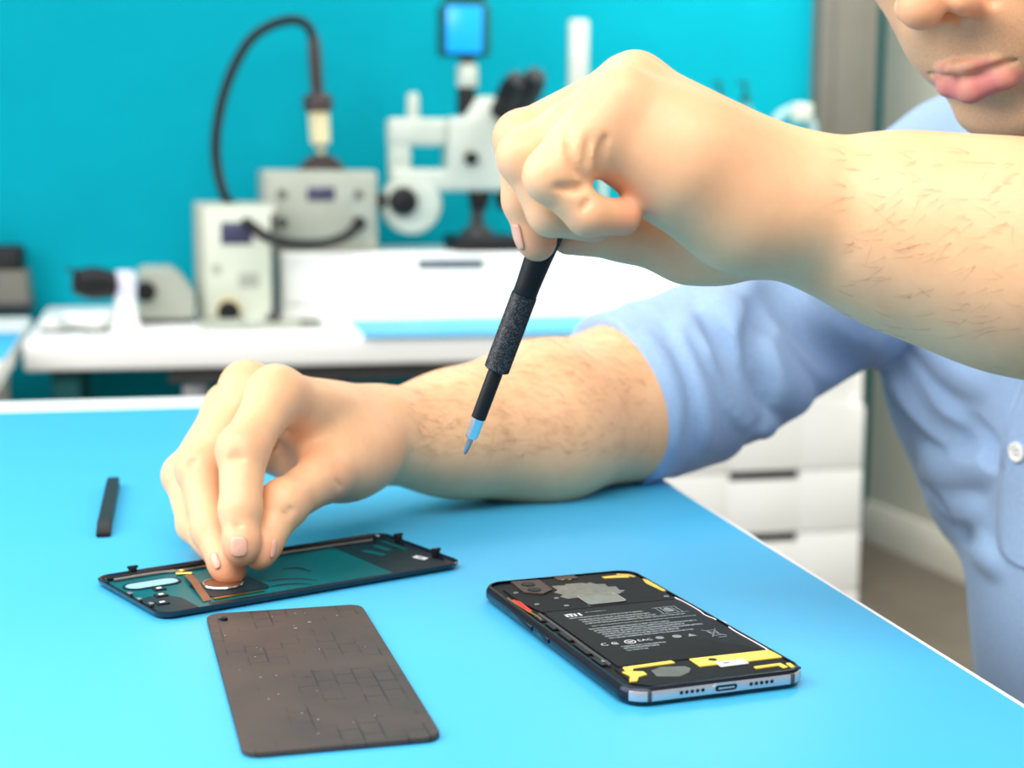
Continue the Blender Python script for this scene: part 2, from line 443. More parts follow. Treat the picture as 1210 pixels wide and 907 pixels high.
# microscope
v3 = 2960.0
A = RP(575, 285, v3)
mi = thing('microscope', 'white stereo microscope with glowing blue camera screen on the riser', 'microscope', ROOM((A[0], v3 + 30, rz)))
fr0 = ROOM.at((A[0], v3 + 30, rz))
obj('base', M().loft(mm(84, v3), 150, 14, [(4, 0.3), (0, 5), (0, 22), (4, 28)], fr0), MT['black'], mi)
pz = RP(564, 225, v3 + 30)
obj('pole', M().tube([ROOM((pz[0], v3 + 30, rz + 20)), ROOM((pz[0], v3 + 30, pz[2] + 20))], 13, 20), MT['dark_grey'], mi)
obj('pole_foot', M().lathe([(30, 24), (28, 40), (16, 46)], ROOM.at((pz[0], v3 + 30, rz)), 24), MT['dark_grey'], mi)
m = M(); rbox(m, 530, 139, 612, 226, v3 - 10, 80, 12, 4)
a_, b_ = RP(568, 112, v3), RP(600, 145, v3)
m.rows([ROOM.at((RP(577, 140, v3)[0], v3 + 30, 0))(rrect(w, d_, 8, z)) for w, d_, z in ((mm(62, v3), 76, RP(577, 142, v3)[2]), (mm(40, v3), 60, RP(577, 125, v3)[2]), (mm(24, v3), 46, RP(577, 114, v3)[2]))])
obj('head', m, MT['white_enamel'], mi)
obj('zoom_knob', rlathe(556, 187, v3 - 12, [(0.5, 0), (13, 0), (12, 16), (9, 18), (0.5, 18)]), MT['black'], mi)
m = M(); rbox(m, 460, 140, 530, 172, v3 + 2, 50, 8, 3); rbox(m, 461, 150, 486, 205, v3 + 4, 44, 8, 3)
obj('upper_arm', m, MT['white_enamel'], mi)
m = M(); rbox(m, 463, 200, 590, 226, v3 - 4, 60, 8, 3)
obj('lower_arm', m, MT['white_enamel'], mi)
obj('clamp_pin', M().lathe([(11, 0), (12, 6), (11, mm(26, v3)), (8, mm(30, v3))], ROOM.at(RP(488, 140, v3 + 25)), 20), MT['white_enamel'], mi)
obj('focus_block', rlathe(488, 241, v3 - 6, [(0.5, -60), (50, -60), (56, -52), (56, -8), (50, 0), (30, 4), (0.5, 5)], n=36), MT['white_enamel'], mi)
obj('focus_knob', rlathe(476, 238, v3 - 14, [(0.5, 0), (27, 0), (28, 4), (25, 22), (20, 26), (0.5, 26)]), MT['black'], mi)
obj('side_knob', M().lathe([(14, 0), (15, 3), (14, 16), (0.5, 17)], Frame(ROOM(RP(456, 237, v3 + 5)), V, Z, -U), 20), MT['black'], mi)
lens = M()
for o in (-26, 26):
    lens.lathe([(20, 0), (22, -6), (18, -26), (16, -34), (0.5, -34)], ROOM.at(RP(582, 226, v3 + 20) + np.array([o, 0, 0])), 20)
obj('objective', lens, MT['black'], mi)
eye = M()
for o, dy in ((0, 0), (22, -4)):
    p0 = ROOM(RP(592 + o, 132 + dy, v3 - 10)); p1 = ROOM(RP(612 + o, 93 + dy, v3 - 75))
    eye.lathe([(0.5, 0), (22, 0), (22, 30), (25, 34), (25, np.linalg.norm(p1 - p0) * 0.7), (19, np.linalg.norm(p1 - p0)), (0.5, np.linalg.norm(p1 - p0) - 3)], along(p0, p1), 24)
obj('eyepiece', eye, MT['black'], mi)
obj('photo_tube', M().lathe([(18, 0), (18, mm(30, v3)), (17, mm(32, v3))], ROOM.at(RP(551, 135, v3 + 25)), 24), MT['black'], mi)
obj('tube_collar', M().lathe([(19, 0), (20, 4), (20, mm(24, v3)), (17, mm(27, v3))], ROOM.at(RP(552, 103, v3 + 25)), 24), MT['white_enamel'], mi)
obj('camera_neck', M().lathe([(14, 0), (14, mm(14, v3))], ROOM.at(RP(552, 77, v3 + 25)), 20), MT['dark_grey'], mi)
m = M(); rbox(m, 521, 4, 581, 66, v3, 52, 10, 4); rbox(m, 528, -32, 575, 6, v3 + 6, 40, 6, 3)
cam_ = obj('camera_housing', m, MT['dark_teal'], mi)
obj('screen', rbox(M(), 528, 8, 570, 62, v3 - 3, 5, 2), MT['screen'], cam_)

# desk lamp: slim stem and upright white head
v4 = 3040.0
A = RP(712, 285, v4)
lp = thing('desk_lamp', 'white desk lamp with upright flat head rising behind the raised hand', 'lamp', ROOM((A[0], v4, rz)))
obj('base', M().lathe([(0.5, 0.3), (48, 0.3), (50, 4), (48, 12), (14, 18), (0.5, 19)], ROOM.at((A[0], v4, rz)), 32), MT['white_enamel'], lp)
p1 = RP(713, 150, v4)
obj('stem', M().tube([ROOM((A[0], v4, rz + 15)), ROOM((p1[0], v4, p1[2])), ROOM(RP(697, 138, v4)), ROOM(RP(686, 136, v4))], 6.5, 12), MT['white_enamel'], lp)
hd = M(); a_, b_ = RP(671, 150, v4), RP(695, 24, v4)
hd.loft(b_[0] - a_[0], 20, 6, [(3, a_[2]), (0, a_[2] + 5), (0, b_[2] - 5), (3, b_[2])], ROOM.at(((a_[0] + b_[0]) / 2, v4, 0)))
obj('lamp_head', hd, MT['white_enamel'], lp)

# bottles and ring magnifier at the right end of the desk
v5 = 3020.0
for i, (x, top, w, name) in enumerate(((846, 96, 25, 'clear bottle with dark pump beside the brass of the wrist'), (876, 96, 27, ''))):
    A = RP(x, 288, v5 + 20 * i); rad = mm(w / 2, v5); ztop = RP(x, 121, v5)[2]; zq = RP(x, top, v5)[2]
    bt = thing('pump_bottle', ('clear pump bottle nearer the microscope behind the wrist', 'clear pump bottle nearer the ring magnifier behind the wrist')[i], 'bottle', ROOM((A[0], v5 + 20 * i, rz)), 'pump bottles on the riser')
    fr = ROOM.at((A[0], v5 + 20 * i, rz))
    hh = ztop - rz
    obj('bottle_body', M().lathe([(0.5, 0.4), (rad * 0.9, 0.4), (rad, 4), (rad, hh * 0.78), (rad * 0.8, hh * 0.9), (rad * 0.4, hh)], fr, 28), MT['clear'], bt)
    obj('pump_cap', M().lathe([(rad * 0.45, hh), (rad * 0.45, hh + 14), (rad * 0.2, hh + 16), (rad * 0.2, zq - rz), (0.5, zq - rz + 1)], fr, 20).box((-rad * 0.35, 0, zq - rz - 2), (rad * 0.9, 8, 7), fr, 2), MT['dark_teal'], bt)
A = RP(938, 288, v5 + 20)
mg = thing('ring_magnifier', 'pale round ring magnifier on a stand beside the grey post', 'magnifier', ROOM((A[0], v5 + 20, rz)))
obj('base', M().lathe([(0.5, 0.3), (52, 0.3), (54, 5), (50, 12), (0.5, 16)], ROOM.at((A[0], v5 + 20, rz)), 32), MT['clear_pale'], mg)
c_ = RP(937, 156, v5 + 20)
obj('stem', M().tube([ROOM((A[0], v5 + 20, rz + 10)), ROOM((A[0], v5 + 20, c_[2] - 46))], 7, 12), MT['clear_pale'], mg)
tt = np.linspace(0, 2 * math.pi, 41)
obj('ring', M().tube([ROOM((c_[0] + 44 * math.cos(t), v5 + 20, c_[2] + 44 * math.sin(t))) for t in tt], 9, 12), MT['clear_pale'], mg)
obj('hinge_block', rbox(M(), 938, 122, 962, 144, v5 - 4, 30, 7, 3), MT['white_enamel'], mg)

# left end of the desk: sloped grey device, small lamp, white hose
v6 = 2800.0
A = RP(196, 384, v6)
dv = thing('bench_device', 'squat grey device with sloped top and black knob on the desk', 'device', ROOM((A[0], v6 + 60, DZ)))
pol = [RP(x, y, v6) for x, y in ((163, 380), (163, 322), (170, 318), (203, 318), (214, 326), (229, 345), (231, 358), (229, 380))]
pts = [(q[0], max(q[2], DZ + 1)) for q in pol]
fr = Frame(ROOM((0, v6 + 120, 0)), U, Z, -V)
obj('case', M().rows([fr(np.array([(x, z, t) for x, z in pts])) for t in (0, 112)] + [fr(np.array([(pts[0][0] + (x - pts[0][0]) * 0.96 + 2, DZ + 2 + (z - DZ - 2) * 0.97, 120) for x, z in pts]))]), MT['grey_device'], dv, angle=25)
obj('knob', rlathe(172, 344, v6 - 1, [(0.5, 0), (17, 0), (18, 5), (16, 26), (13, 29), (0.5, 29)]), MT['black'], dv)
obj('base_strip', M().box((A[0], v6 + 60, DZ + 5), (mm(66, v6), 128, 8), ROOM, 2), MT['dark_grey'], dv)
v7 = 2700.0
A = RP(149, 392, v7)
sl = thing('small_lamp', 'small white lamp with black horn shade turned left on the desk', 'lamp', ROOM((A[0], v7, DZ)))
fr = ROOM.at((A[0], v7, DZ))
zt = RP(149, 320, v7)[2] - DZ
obj('body', M().lathe([(0.5, 0.4), (24, 0.4), (25, 6), (20, 20), (17, 40), (17, zt * 0.55)], fr, 28), MT['white_top'], sl)
obj('cap', M().lathe([(17, zt * 0.55), (18.5, zt * 0.6), (18.5, zt - 5), (15, zt), (0.5, zt + 1)], fr, 28), MT['lilac'], sl)
p0, p1 = ROOM(RP(134, 336, v7)), ROOM(RP(88, 333, v7 - 20))
L = np.linalg.norm(p1 - p0)
obj('shade', M().lathe([(0.5, 0), (22, 0), (26, L * 0.3), (27, L * 0.6), (20, L * 0.98), (17, L), (0.5, L * 0.6)], along(p0, p1), 28).box((0, 0, 0), (60, 30, 4), ROOM.at(RP(100, 321, v7 - 5)).rot('y', 0.16), 1.5), MT['black'], sl)
hz_ = [T(x, y, DZ + 12) for x, y in ((60, 384), (80, 379), (100, 379), (122, 376), (142, 371))]
tag(obj('hose', M().tube(hz_, [13, 15, 13, 15, 11], 14, 6), MT['white_top']), 'thick white hose lying on the desk before the horn lamp', 'hose')
hz2 = [T(x, y, DZ + 4) for x, y in ((48, 390), (72, 391), (90, 388), (110, 391), (128, 388))]
tag(obj('cord', M().tube(hz2, 3.6, 8, 6), MT['grey_trim']), 'thin grey cord at the desk edge before the white hose', 'cord')

# neighbouring desk at the far left
e0, e1 = T(53, 381, DZ + 0), T(0, 447, DZ)
eu = min((e0 @ U) - 6, dl - 14)
ld = thing('desk', 'second white desk cut off by the left edge of the photo', 'desk', ROOM((eu - 500, 2600, FLOOR)))
obj('desk_top', M().box((eu - 500, 2740 - 160, DZ - 20), (1000, 780, 40), ROOM, 6, 3), MT['white_top'], ld)
obj('leg', M().box((eu - 60, 2900, (FLOOR + DZ - 40) / 2), (44, 44, DZ - 40 - FLOOR), ROOM, 3), MT['white_top'], ld)
obj('leg', M().box((eu - 940, 2900, (FLOOR + DZ - 40) / 2), (44, 44, DZ - 40 - FLOOR), ROOM, 3), MT['white_top'], ld)
q0 = T(26, 394, DZ)
tag(obj('desk_mat', M().box((q0 @ U - 450, (q0 @ V) - 170, DZ + 1.2), (900, 340, 2), ROOM, 0.6), MT['mat']), 'blue mat on the second desk at the left edge', 'mat')
v8 = (T(16, 368, DZ) @ V)
A = RP(12, 370, v8)
sp = thing('box_device', 'grey box device with black hood at the far left edge', 'device', ROOM((A[0], v8 + 60, DZ)))
m = M(); z0, z1 = DZ + 12, RP(12, 320, v8)[2]
cx = RP(0, 340, v8)[0]; wd = RP(34, 340, v8)[0] - cx
m.rows([ROOM.at((cx, v8 + 60, 0))(rrect(2 * w, d_, 8, z)) for w, d_, z in ((wd * 1.02, 126, z0), (wd, 122, z0 + 10), (wd * 0.92, 110, z1 - 4), (wd * 0.88, 104, z1))])
obj('case', m, MT['grey_trim'], sp)
obj('foot', M().loft(2 * wd * 1.05, 132, 10, [(2, DZ + 0.4), (0, DZ + 4), (0, DZ + 14), (3, DZ + 17)], ROOM.at((cx, v8 + 60, 0))), MT['dark_grey'], sp)
zt = RP(12, 292, v8)[2]
obj('hood', M().loft(2 * wd * 0.78, 92, 12, [(0, z1 - 2), (0, zt - 8), (3, zt - 2), (8, zt)], ROOM.at((cx, v8 + 60, 0))), MT['black'], sp)
# ------------------------------------------------------------------ opened phone
def flat_frame(x, y, a): return Frame((x, y, 0), (math.cos(a), math.sin(a), 0), (-math.sin(a), math.cos(a), 0), Z)


MT['frame_metal'] = mottled('front_lit_metal', (196, 198, 204), (186, 188, 196), 0.3, 60, 0.5, metal=0.75)
MT['frame_dark'] = mottled('dark_anodised_metal', (40, 46, 58), (34, 40, 52), 0.25, 60, 0.5, metal=0.8)
MT['phone_glass'] = mottled('black_glass', (8, 14, 24), (8, 16, 28), 0.12, 20, 0.6)
MT['phone_black'] = mottled('phone_inner_black', (15, 15, 17), (22, 22, 24), 0.6, 300, 0.15)
MT['battery'] = mottled('battery_wrap', (22, 24, 26), (26, 28, 30), 0.6, 120, 0.15)
MT['print_grey'] = mottled('grey_print', (132, 136, 138), (112, 116, 118), 0.6, 400, 0.3)
MT['print_light'] = mottled('light_print', (200, 202, 202), (186, 188, 188), 0.6, 400, 0.3)
MT['yellow'] = mottled('yellow_tape', (236, 196, 70), (242, 206, 84), 0.45, 200, 0.4)
MT['foil'] = mottled('graphite_foil', (142, 138, 128), (120, 117, 108), 0.38, 300, 0.5, metal=0.5)
MT['shield'] = mottled('nickel_shield', (160, 157, 148), (140, 137, 128), 0.3, 200, 0.5, metal=0.6)
MT['brown_cam'] = mottled('brown_copper', (58, 44, 38), (70, 52, 44), 0.4, 150, 0.5, metal=0.3)
MT['copper'] = mottled('copper_flex', (132, 84, 52), (112, 70, 46), 0.4, 200, 0.5, metal=0.3)
MT['red'] = mottled('red_flex', (206, 44, 40), (190, 38, 36), 0.45, 200, 0.4)
MT['sticker'] = mottled('white_sticker', (222, 224, 228), (228, 230, 232), 0.5, 200, 0.3)
MT['wire_white'] = mottled('white_wire', (214, 206, 208), (204, 186, 190), 0.4, 200, 0.4)
MT['gold'] = mottled('gold_contact', (214, 178, 96), (200, 164, 84), 0.25, 200, 0.5, metal=1.0)
# fine unreadable lines of print: the ink breaks up word by word
q = Mat('fine_print', (30, 32, 34), 0.5, 0, 0.35)
cvec = q.coords((1, 1, 1))
t1 = q.noise(900, 2, 0.7, cvec); t2 = q.noise(260, 1, 0.5, cvec)
q.color(q.mix(q.ramp(t1, 0.42, 0.55), lin((40, 42, 44)), lin((122, 126, 128))))
MT['fine_print'] = q.m

PF = flat_frame(48.66, 623.1, 0.3655)
PW, PL, PR = 74.4, 154.6, 10.0
ph = thing('smartphone', 'opened smartphone with black battery and yellow tapes on the blue mat', 'phone', PF((0, 0, 0)))
m = M(); m.loft(PW, PL, PR, [(3.2, 0.15), (1.6, 0.5), (0.7, 1.5)], PF, 10, True, True)
obj('screen', m, MT['phone_glass'], ph)
m = M(); m.loft(PW, PL, PR, [(0.8, 1.3), (0.1, 2.2), (0, 3.4), (0.1, 4.8), (0.7, 6.2), (1.3, 6.9), (1.5, 7.0), (2.2, 7.0), (2.3, 5.6)], PF, 10, True, False)
fm = obj('frame', m, MT['frame_dark'], ph, angle=50)
# bottom end with ports; front reflection put into its brighter metal colour
oc = rrect(PW, PL, PR, None, 14); oc = oc[oc[:, 1] < -PL / 2 + 4.2]; oc = oc[np.argsort(oc[:, 0])]
oc = np.vstack([oc[0], *[oc[i:i + 1] for i in range(1, len(oc))]]); nrm = oc - np.array([np.clip(oc[:, 0], -PW / 2 + PR, PW / 2 - PR), np.full(len(oc), -PL / 2 + PR)]).T
nrm /= np.linalg.norm(nrm, axis=1)[:, None]
obj('end_face', M().rows([PF(np.c_[oc + nrm * o, np.full(len(oc), z)]) for o, z in ((-0.7, 2.3), (0.05, 2.3), (0.14, 2.8), (0.14, 5.2), (-0.2, 5.9), (-0.9, 5.9), (-0.7, 2.3))], False, False, False), MT['frame_metal'], ph)
for x in (-28.6, 29.4): obj('antenna_line', M().box((x, -PL / 2 + 0.45, 4.2), (1.6, 1.5, 3.75), PF, 0.2), MT['dark_grey'], ph)
EF = Frame(PF((0, -PL / 2 - 0.15, 4.2)), PF.A[0], Z, -PF.A[1])
m = M(); m.ring(rrect(10.6, 3.5, 1.7) + np.array([1.7, 0]), rrect(9.0, 2.3, 1.1) + np.array([1.7, 0]), -1, 0.35, EF)
ub = obj('usb_port', m, MT['frame_metal'], ph)
obj('port_opening', M().prism(rrect(9.2, 2.5, 1.2) + np.array([1.7, 0]), -0.6, 0.12, EF), MT['black'], ub)
obj('port_tongue', M().box((1.9, -0.1, 0.1), (6.6, 0.6, 0.35), EF, 0.1), MT['frame_metal'], ub)
for x0 in (-16.2, 12.0):
    for k in range(5):
        obj('speaker_hole', M().lathe([(0.62, 0), (0.72, 0.12), (0.62, 0.22), (0.01, 0.22)], EF.at((x0 + k * 2.15, 0.1, 0)), 12), MT['black'], ph)
obj('midplate', M().loft(PW - 4.4, PL - 4.4, PR - 2.2, [(0, 4.6), (0, 5.8)], PF, 8), MT['phone_black'], ph)
# side buttons on the visible long edge
for y0, y1 in ((14, 38), (-4, 8)):
    obj('side_key', M().box((-PW / 2 - 0.05, (y0 + y1) / 2, 3.7), (0.9, y1 - y0, 2.0), PF, 0.4), MT['frame_dark'], ph)
# battery and its printing
bt = obj('battery', M().loft(62.5, 73.5, 1.5, [(0, 5.6), (0, 6.35), (0.4, 6.6)], PF.at((3.5, -12.6, 0)), 4), MT['battery'], ph)
obj('seam', M().box((3.5, 24.6, 6.3), (62.0, 0.9, 0.5), PF, 0.1), MT['black'], ph)
pz = 6.6


def lay(name, m, mat, par=bt, **k): return obj(name, m, mat, par, flat=True, **k)


m = M()
m.prism(rrect(1.1, 3.6, 0.2) + np.array([-20.6, 17.6]), pz, pz + .06, PF); m.prism(rrect(1.1, 2.9, 0.2) + np.array([-18.7, 17.25]), pz, pz + .06, PF)
m.prism(rrect(4.4, 1.0, 0.3) + np.array([-18.95, 19.1]), pz, pz + .06, PF); m.prism(rrect(1.1, 3.6, 0.2) + np.array([-16.8, 17.6]), pz, pz + .06, PF)
m.prism(rrect(1.1, 3.9, 0.2) + np.array([-14.6, 17.7]), pz, pz + .06, PF)
lay('logo_print', m, MT['print_light'])
m = M()
for y, x0, x1, h in ((12.6, -21.5, 12, 1.5), (9.2, -18.5, 13.5, 1.7), (6.4, -18.0, 15, 1.7), (3.6, -18.0, 27, 1.7), (0.2, -17.0, 30, 1.0), (-3.8, -19.5, 16, 1.7), (-6.5, -18.5, 27, 1.8), (-9.2, -18.5, 20, 1.8), (-11.9, -17.5, 27, 1.8), (-14.6, -17.5, 15, 1.8), (-17.2, -17.0, 20, 1.6), (-28.8, -17.0, 2.0, 1.4), (-31.2, -17.0, -2.0, 1.6), (-33.6, -17, -8, 1.3), (19.0, -11.5, -2.0, 1.0), (14.9, -21, -17.5, 1.0)):
    m.prism([(x0, y), (x1, y), (x1, y + h), (x0, y + h)], pz, pz + .05, PF)
lay('text_lines', m, MT['fine_print'])
pts = [text('C', 4.4, PF, None, 'c', None, (-22.0, -23.4), pz + .06), text('C', 4.4, PF, None, 'c', None, (-17.6, -23.4), pz + .06), text('EAC', 3.4, PF, None, 'c', None, (-4.6, -23.2), pz + .06)]
m = M()
for t_ in pts: m.add(np.concatenate(t_.v), t_.f)
m.box((-17.2, -23.4, pz + .05), (1.8, .45, .05), PF)
a = np.arange(25) * 2 * math.pi / 24
c2 = np.c_[np.cos(a), np.sin(a)]
m.ring(c2 * 2.4 + np.array([-11, -23.3]), c2 * 1.9 + np.array([-11, -23.3]), pz, pz + .06, PF)
m.box((-11, -23.0, pz + .05), (2.6, .5, .05), PF); m.box((-11, -23.9, pz + .05), (2.0, .5, .05), PF)
lay('marks_print', m, MT['print_light'])
m = M()
m.prism(c2[:24] * 1.7 + np.array([2.2, -22.4]), pz, pz + .06, PF); m.prism(c2[:24] * 1.9 + np.array([9.4, -23.0]), pz, pz + .06, PF)
m.prism([(13.6, -24.8), (17.4, -24.8), (15.5, -21.4)], pz, pz + .06, PF)
lay('round_marks_print', m, MT['print_grey'])
m = M()                              # crossed-out bin
for p0, p1 in (((22.4, -18.6), (28.6, -28.4)), ((28.6, -18.6), (22.4, -28.4)), ((23.6, -20), (24.2, -27)), ((27.4, -20), (26.8, -27)), ((24.2, -27), (26.8, -27)), ((23.0, -20), (28.0, -20)), ((24.5, -29.6), (28.0, -29.6))):
    p0, p1 = np.array(p0), np.array(p1); d_ = (p1 - p0) / np.linalg.norm(p1 - p0); nn = np.array([-d_[1], d_[0]]) * 0.22
    m.prism([p0 + nn, p0 - nn, p1 - nn, p1 + nn], pz, pz + .06, PF)
lay('bin_print', m, MT['print_grey'])
m = M()                              # block of upright marks, top right
for x in (18.5, 20.4, 25.4, 27.2): m.prism([(x, 7.5), (x + .45, 7.5), (x + .45, 15.5), (x, 15.5)], pz, pz + .06, PF)
m.prism([(17.2, 15.6), (28, 15.6), (28, 16.1), (17.2, 16.1)], pz, pz + .06, PF); m.prism([(17, 6.6), (30, 6.6), (30, 7.1), (17, 7.1)], pz, pz + .06, PF)
m.prism([(21.6, 9), (24.4, 9), (24.8, 12), (24.0, 14.6), (22.0, 14.6), (21.2, 12)], pz, pz + .06, PF)
lay('block_print', m, MT['print_grey'])
# upper boards
obj('upper_cover', M().prism([(-28, 26), (34, 26), (34, 70), (26, 74), (-22, 74), (-31, 64), (-31, 44)], 5.7, 6.5, PF), MT['phone_black'], ph)
cm = obj('camera_module', M().prism([(-24, 73), (-11, 72), (-11.5, 55), (-18, 50), (-25, 55)], 6.0, 7.2, PF), MT['brown_cam'], ph)
obj('lens', M().lathe([(3.2, 7.0), (3.2, 7.5), (2.6, 7.6), (0.1, 7.45)], PF.at((-18.5, 66, 0)), 20), MT['black'], cm)
obj('lens', M().lathe([(3.0, 7.0), (3.0, 7.5), (2.4, 7.6), (0.1, 7.45)], PF.at((-19.2, 57, 0)), 20), MT['black'], cm)
obj('front_camera', M().box((2, 72, 6.6), (10, 5, 1.0), PF, 0.4), MT['brown_cam'], ph)
sh = [(-9, 62), (-3, 61.2), (-2, 63), (6, 62.5), (7, 61), (9.5, 62), (11, 58.5), (14.5, 57.5), (14, 53), (17.5, 52), (16.5, 46.5), (18.5, 45), (14, 41), (8, 41.5), (-10, 41.2), (-12, 45), (-9.5, 48), (-12, 52), (-9, 55)]
obj('graphite_sheet', M().prism(sh, 6.4, 6.62, PF), MT['foil'], ph)
obj('fingerprint_contact', M().prism(rrect(16.5, 13.5, 2.0) + np.array([3.0, 35.5]), 6.5, 7.05, PF), MT['shield'], ph)
m = M(); m.ring(rrect(18, 15, 2.4) + np.array([3, 35.5]), rrect(16.4, 13.4, 2.0) + np.array([3, 35.5]), 6.5, 7.15, PF)
obj('contact_frame', m, MT['chrome'], ph)
for x, y in ((-1.0, 68.5), (2.2, 68.2)): obj('gold_pin', M().lathe([(0.9, 6.3), (0.9, 7.1), (0.1, 7.2)], PF.at((x, y, 0)), 12), MT['gold'], ph)
for x, y in ((-21.5, 62), (-14.5, 43), (-28, 56.5), (-26, 37), (-30.5, -42), (31, 30), (-15, 31)):
    obj('screw', M().lathe([(1.15, 6.4), (1.15, 6.85), (0.9, 6.95), (0.1, 6.8)], PF.at((x, y, 0)), 14), MT['steel'], ph)
for nm, poly, z0 in (('yellow_tape', [(18.5, 66.5), (30, 64.2), (30, 67.4), (25, 69.4), (18.2, 69)], 6.5), ('yellow_tape', [(27, 71.5), (31.5, 69), (33, 64.5), (31.6, 64.5), (30.2, 68), (26, 70.4)], 6.5),
                     ('yellow_tape', [(33.9, 59.5), (36.0, 55), (35.9, 38.5), (33.6, 38.5), (32.4, 53)], 6.7), ('yellow_tape', [(0.8, -50.4), (34.6, -50.7), (35.4, -60.0), (20.5, -60), (20, -58.5), (10, -58.2), (8.5, -59.5), (0.6, -59.5)], 6.62),
                     ('yellow_tape', [(19.2, -66.6), (30.6, -66.2), (31.0, -71.0), (29.2, -71.4), (28.8, -68.2), (19.2, -68.6)], 6.6), ('yellow_tape', [(32.6, -67.0), (34.2, -67.2), (33.6, -72.0), (32.0, -71.8)], 6.6),
                     ('yellow_tape', [(-27.0, -51.0), (-6.6, -49.9), (-6.3, -52.5), (-23.8, -53.2), (-25, -55.6), (-27.8, -55.2)], 6.6), ('yellow_tape', [(-29.4, -55.7), (-25.6, -56.4), (-22.0, -58.0), (-22.0, -61.2), (-26, -62.5), (-28.5, -66.6), (-31.4, -66.2), (-28.5, -60.5)], 6.6)):
    t_ = obj(nm, M().prism(poly, z0 - 0.5, z0 + 0.12, PF), MT['yellow'], ph)
    if poly[0] == (0.8, -50.4):
        obj('sticker', M().prism([(8.1, -57.4), (19.7, -57.8), (19.3, -62.6), (7.6, -62.8)], 6.5, 6.85, PF), MT['sticker'], t_)
        m = M(); m.prism([(10, -60.6), (12.6, -60.6), (12.6, -59), (10, -59)], 6.85, 6.9, PF); m.prism([(13.4, -60.2), (15.6, -60.2), (15.6, -59.6), (13.4, -59.6)], 6.85, 6.9, PF)
        obj('sticker_print', m, MT['print_grey'], t_)
        obj('hole', M().lathe([(1.7, 6.7), (1.7, 6.78), (.05, 6.78)], PF.at((8.6, -54.2, 0)), 16), MT['black'], t_)
obj('lower_cover', M().prism([(-30, -50.5), (36, -50.5), (36, -72), (28, -75), (-22, -75), (-31, -68)], 5.6, 6.3, PF), MT['phone_black'], ph)
MT['speaker_grey'] = mottled('speaker_film', (84, 88, 82), (92, 96, 90), 0.5, 200, 0.3)
obj('speaker_film', M().prism([(-18.4, -57.4), (-13.4, -54.9), (-4.4, -57.0), (-3.6, -60), (-6.1, -63.8), (-11.6, -67.0), (-19.4, -64.0)], 6.2, 6.5, PF), MT['speaker_grey'], ph)
obj('antenna_wire', M().tube([PF((x, y, 6.5)) for x, y in ((34.0, 27.5), (34.6, 17.9), (34.5, 6), (33.8, -0.3), (34.8, -6.3), (36.6, -12.4), (34.9, -19.6), (34.4, -26), (34.6, -40), (34.6, -50))], 0.36, 8, 5), MT['wire_white'], ph)
obj('red_flex', M().tube([PF((x, y, 6.6)) for x, y in ((-33.2, 46), (-32.6, 40), (-32.8, 34), (-32.2, 27))], [0.5, 1.1, 1.2, 0.6], 8, 4), MT['red'], ph)
obj('gold_flex', M().tube([PF((x, y, 6.5)) for x, y in ((-34.2, 50), (-33.9, 40), (-33.4, 30), (-32.2, 20), (-32.8, 15))], 0.45, 8, 5), MT['gold'], ph)
m = M()
for y0, y1, x in ((14, 22, -32.5), (2, 11, -31.8), (-14, -2, -31.6), (-32, -18, -31.9), (-46, -36, -32.2)): m.box((x, (y0 + y1) / 2, 6.25), (2.2, y1 - y0, 1.0), PF, 0.4)
obj('edge_clip', m, MT['black'], ph)
obj('side_cable', M().tube([PF((x, y, 6.4)) for x, y in ((-30.2, 24), (-30.0, 0), (-30.3, -25), (-30.0, -47))], 0.7, 8, 4), MT['dark_grey'], ph)

# ------------------------------------------------------------------ back cover, inner side up
BF = flat_frame(-105.6, 715.46, 0.63214)
BL, BW = 154.0, 74.0
MT['cover_glass'] = mottled('navy_glass', (14, 22, 40), (18, 28, 46), 0.12, 30, 0.6)
q = Mat('teal_inner_film', (4, 92, 94), 0.35, 0.0, 0.15)
q.color(q.mix(q.ramp(q.noise(14, 2), 0.3, 0.7), lin((0, 84, 90)), lin((0, 100, 106)))); MT['cover_teal'] = q.m
MT['cover_dark'] = mottled('dark_adhesive', (10, 30, 38), (16, 38, 46), 0.45, 60, 0.2)
bc = thing('back_cover', 'removed teal and black smartphone back cover under the pinching fingers', 'phone back cover', BF((0, 0, 0)))
# glass tray with the camera slot cut through it
slot_c = np.array([-57.5, 15.6]); slot = rrect(24.5, 9.5, 4.6, None, 8) + slot_c
N = len(slot)
outer0 = rrect(BL - 6, BW - 6, 6, None, 8)


def hole_plate(out, inn, z0, z1, fr): return M().ring(out, inn, z0, z1, fr)


m = M()
m.rows([BF(np.c_[slot, np.full(N, z)]) for z in (1.4, 0.25)] + [BF(rrect(BL - 2 * i, BW - 2 * i, max(8 - i, 1), z, 8)) for i, z in ((4, 0.25), (1.5, 0.8), (0.3, 2.0), (0, 3.3), (0.5, 3.6), (1.0, 3.3), (1.6, 2.2), (3.5, 1.4))] + [BF(np.c_[slot, np.full(N, 1.4)])], True, False, False)
obj('glass_shell', m, MT['cover_glass'], bc, angle=35)
so = rrect(27, 12, 5.8, None, 8) + slot_c
m = M(); m.ring(rrect(BL - 9, BW - 9, 5, None, 8), so, 1.35, 1.6, BF)
obj('inner_film', m, MT['cover_teal'], bc, angle=30)
m = M(); m.ring(so * 1.0, slot, 1.3, 2.1, BF)
obj('camera_rim', m, MT['cover_dark'], bc, angle=30)
m = M(); m.prism([(43.5, 31), (70, 31), (73, 28), (73, -28), (70, -31), (42.5, -31)], 1.55, 1.75, BF)
dk_ = obj('dark_end_film', m, MT['cover_dark'], bc, flat=True)
obj('film_patch', M().prism([(50.5, 14.5), (54, 15), (57.5, 2), (54.5, 0.5)], 1.7, 1.85, BF), MT['cover_teal'], dk_, flat=True)
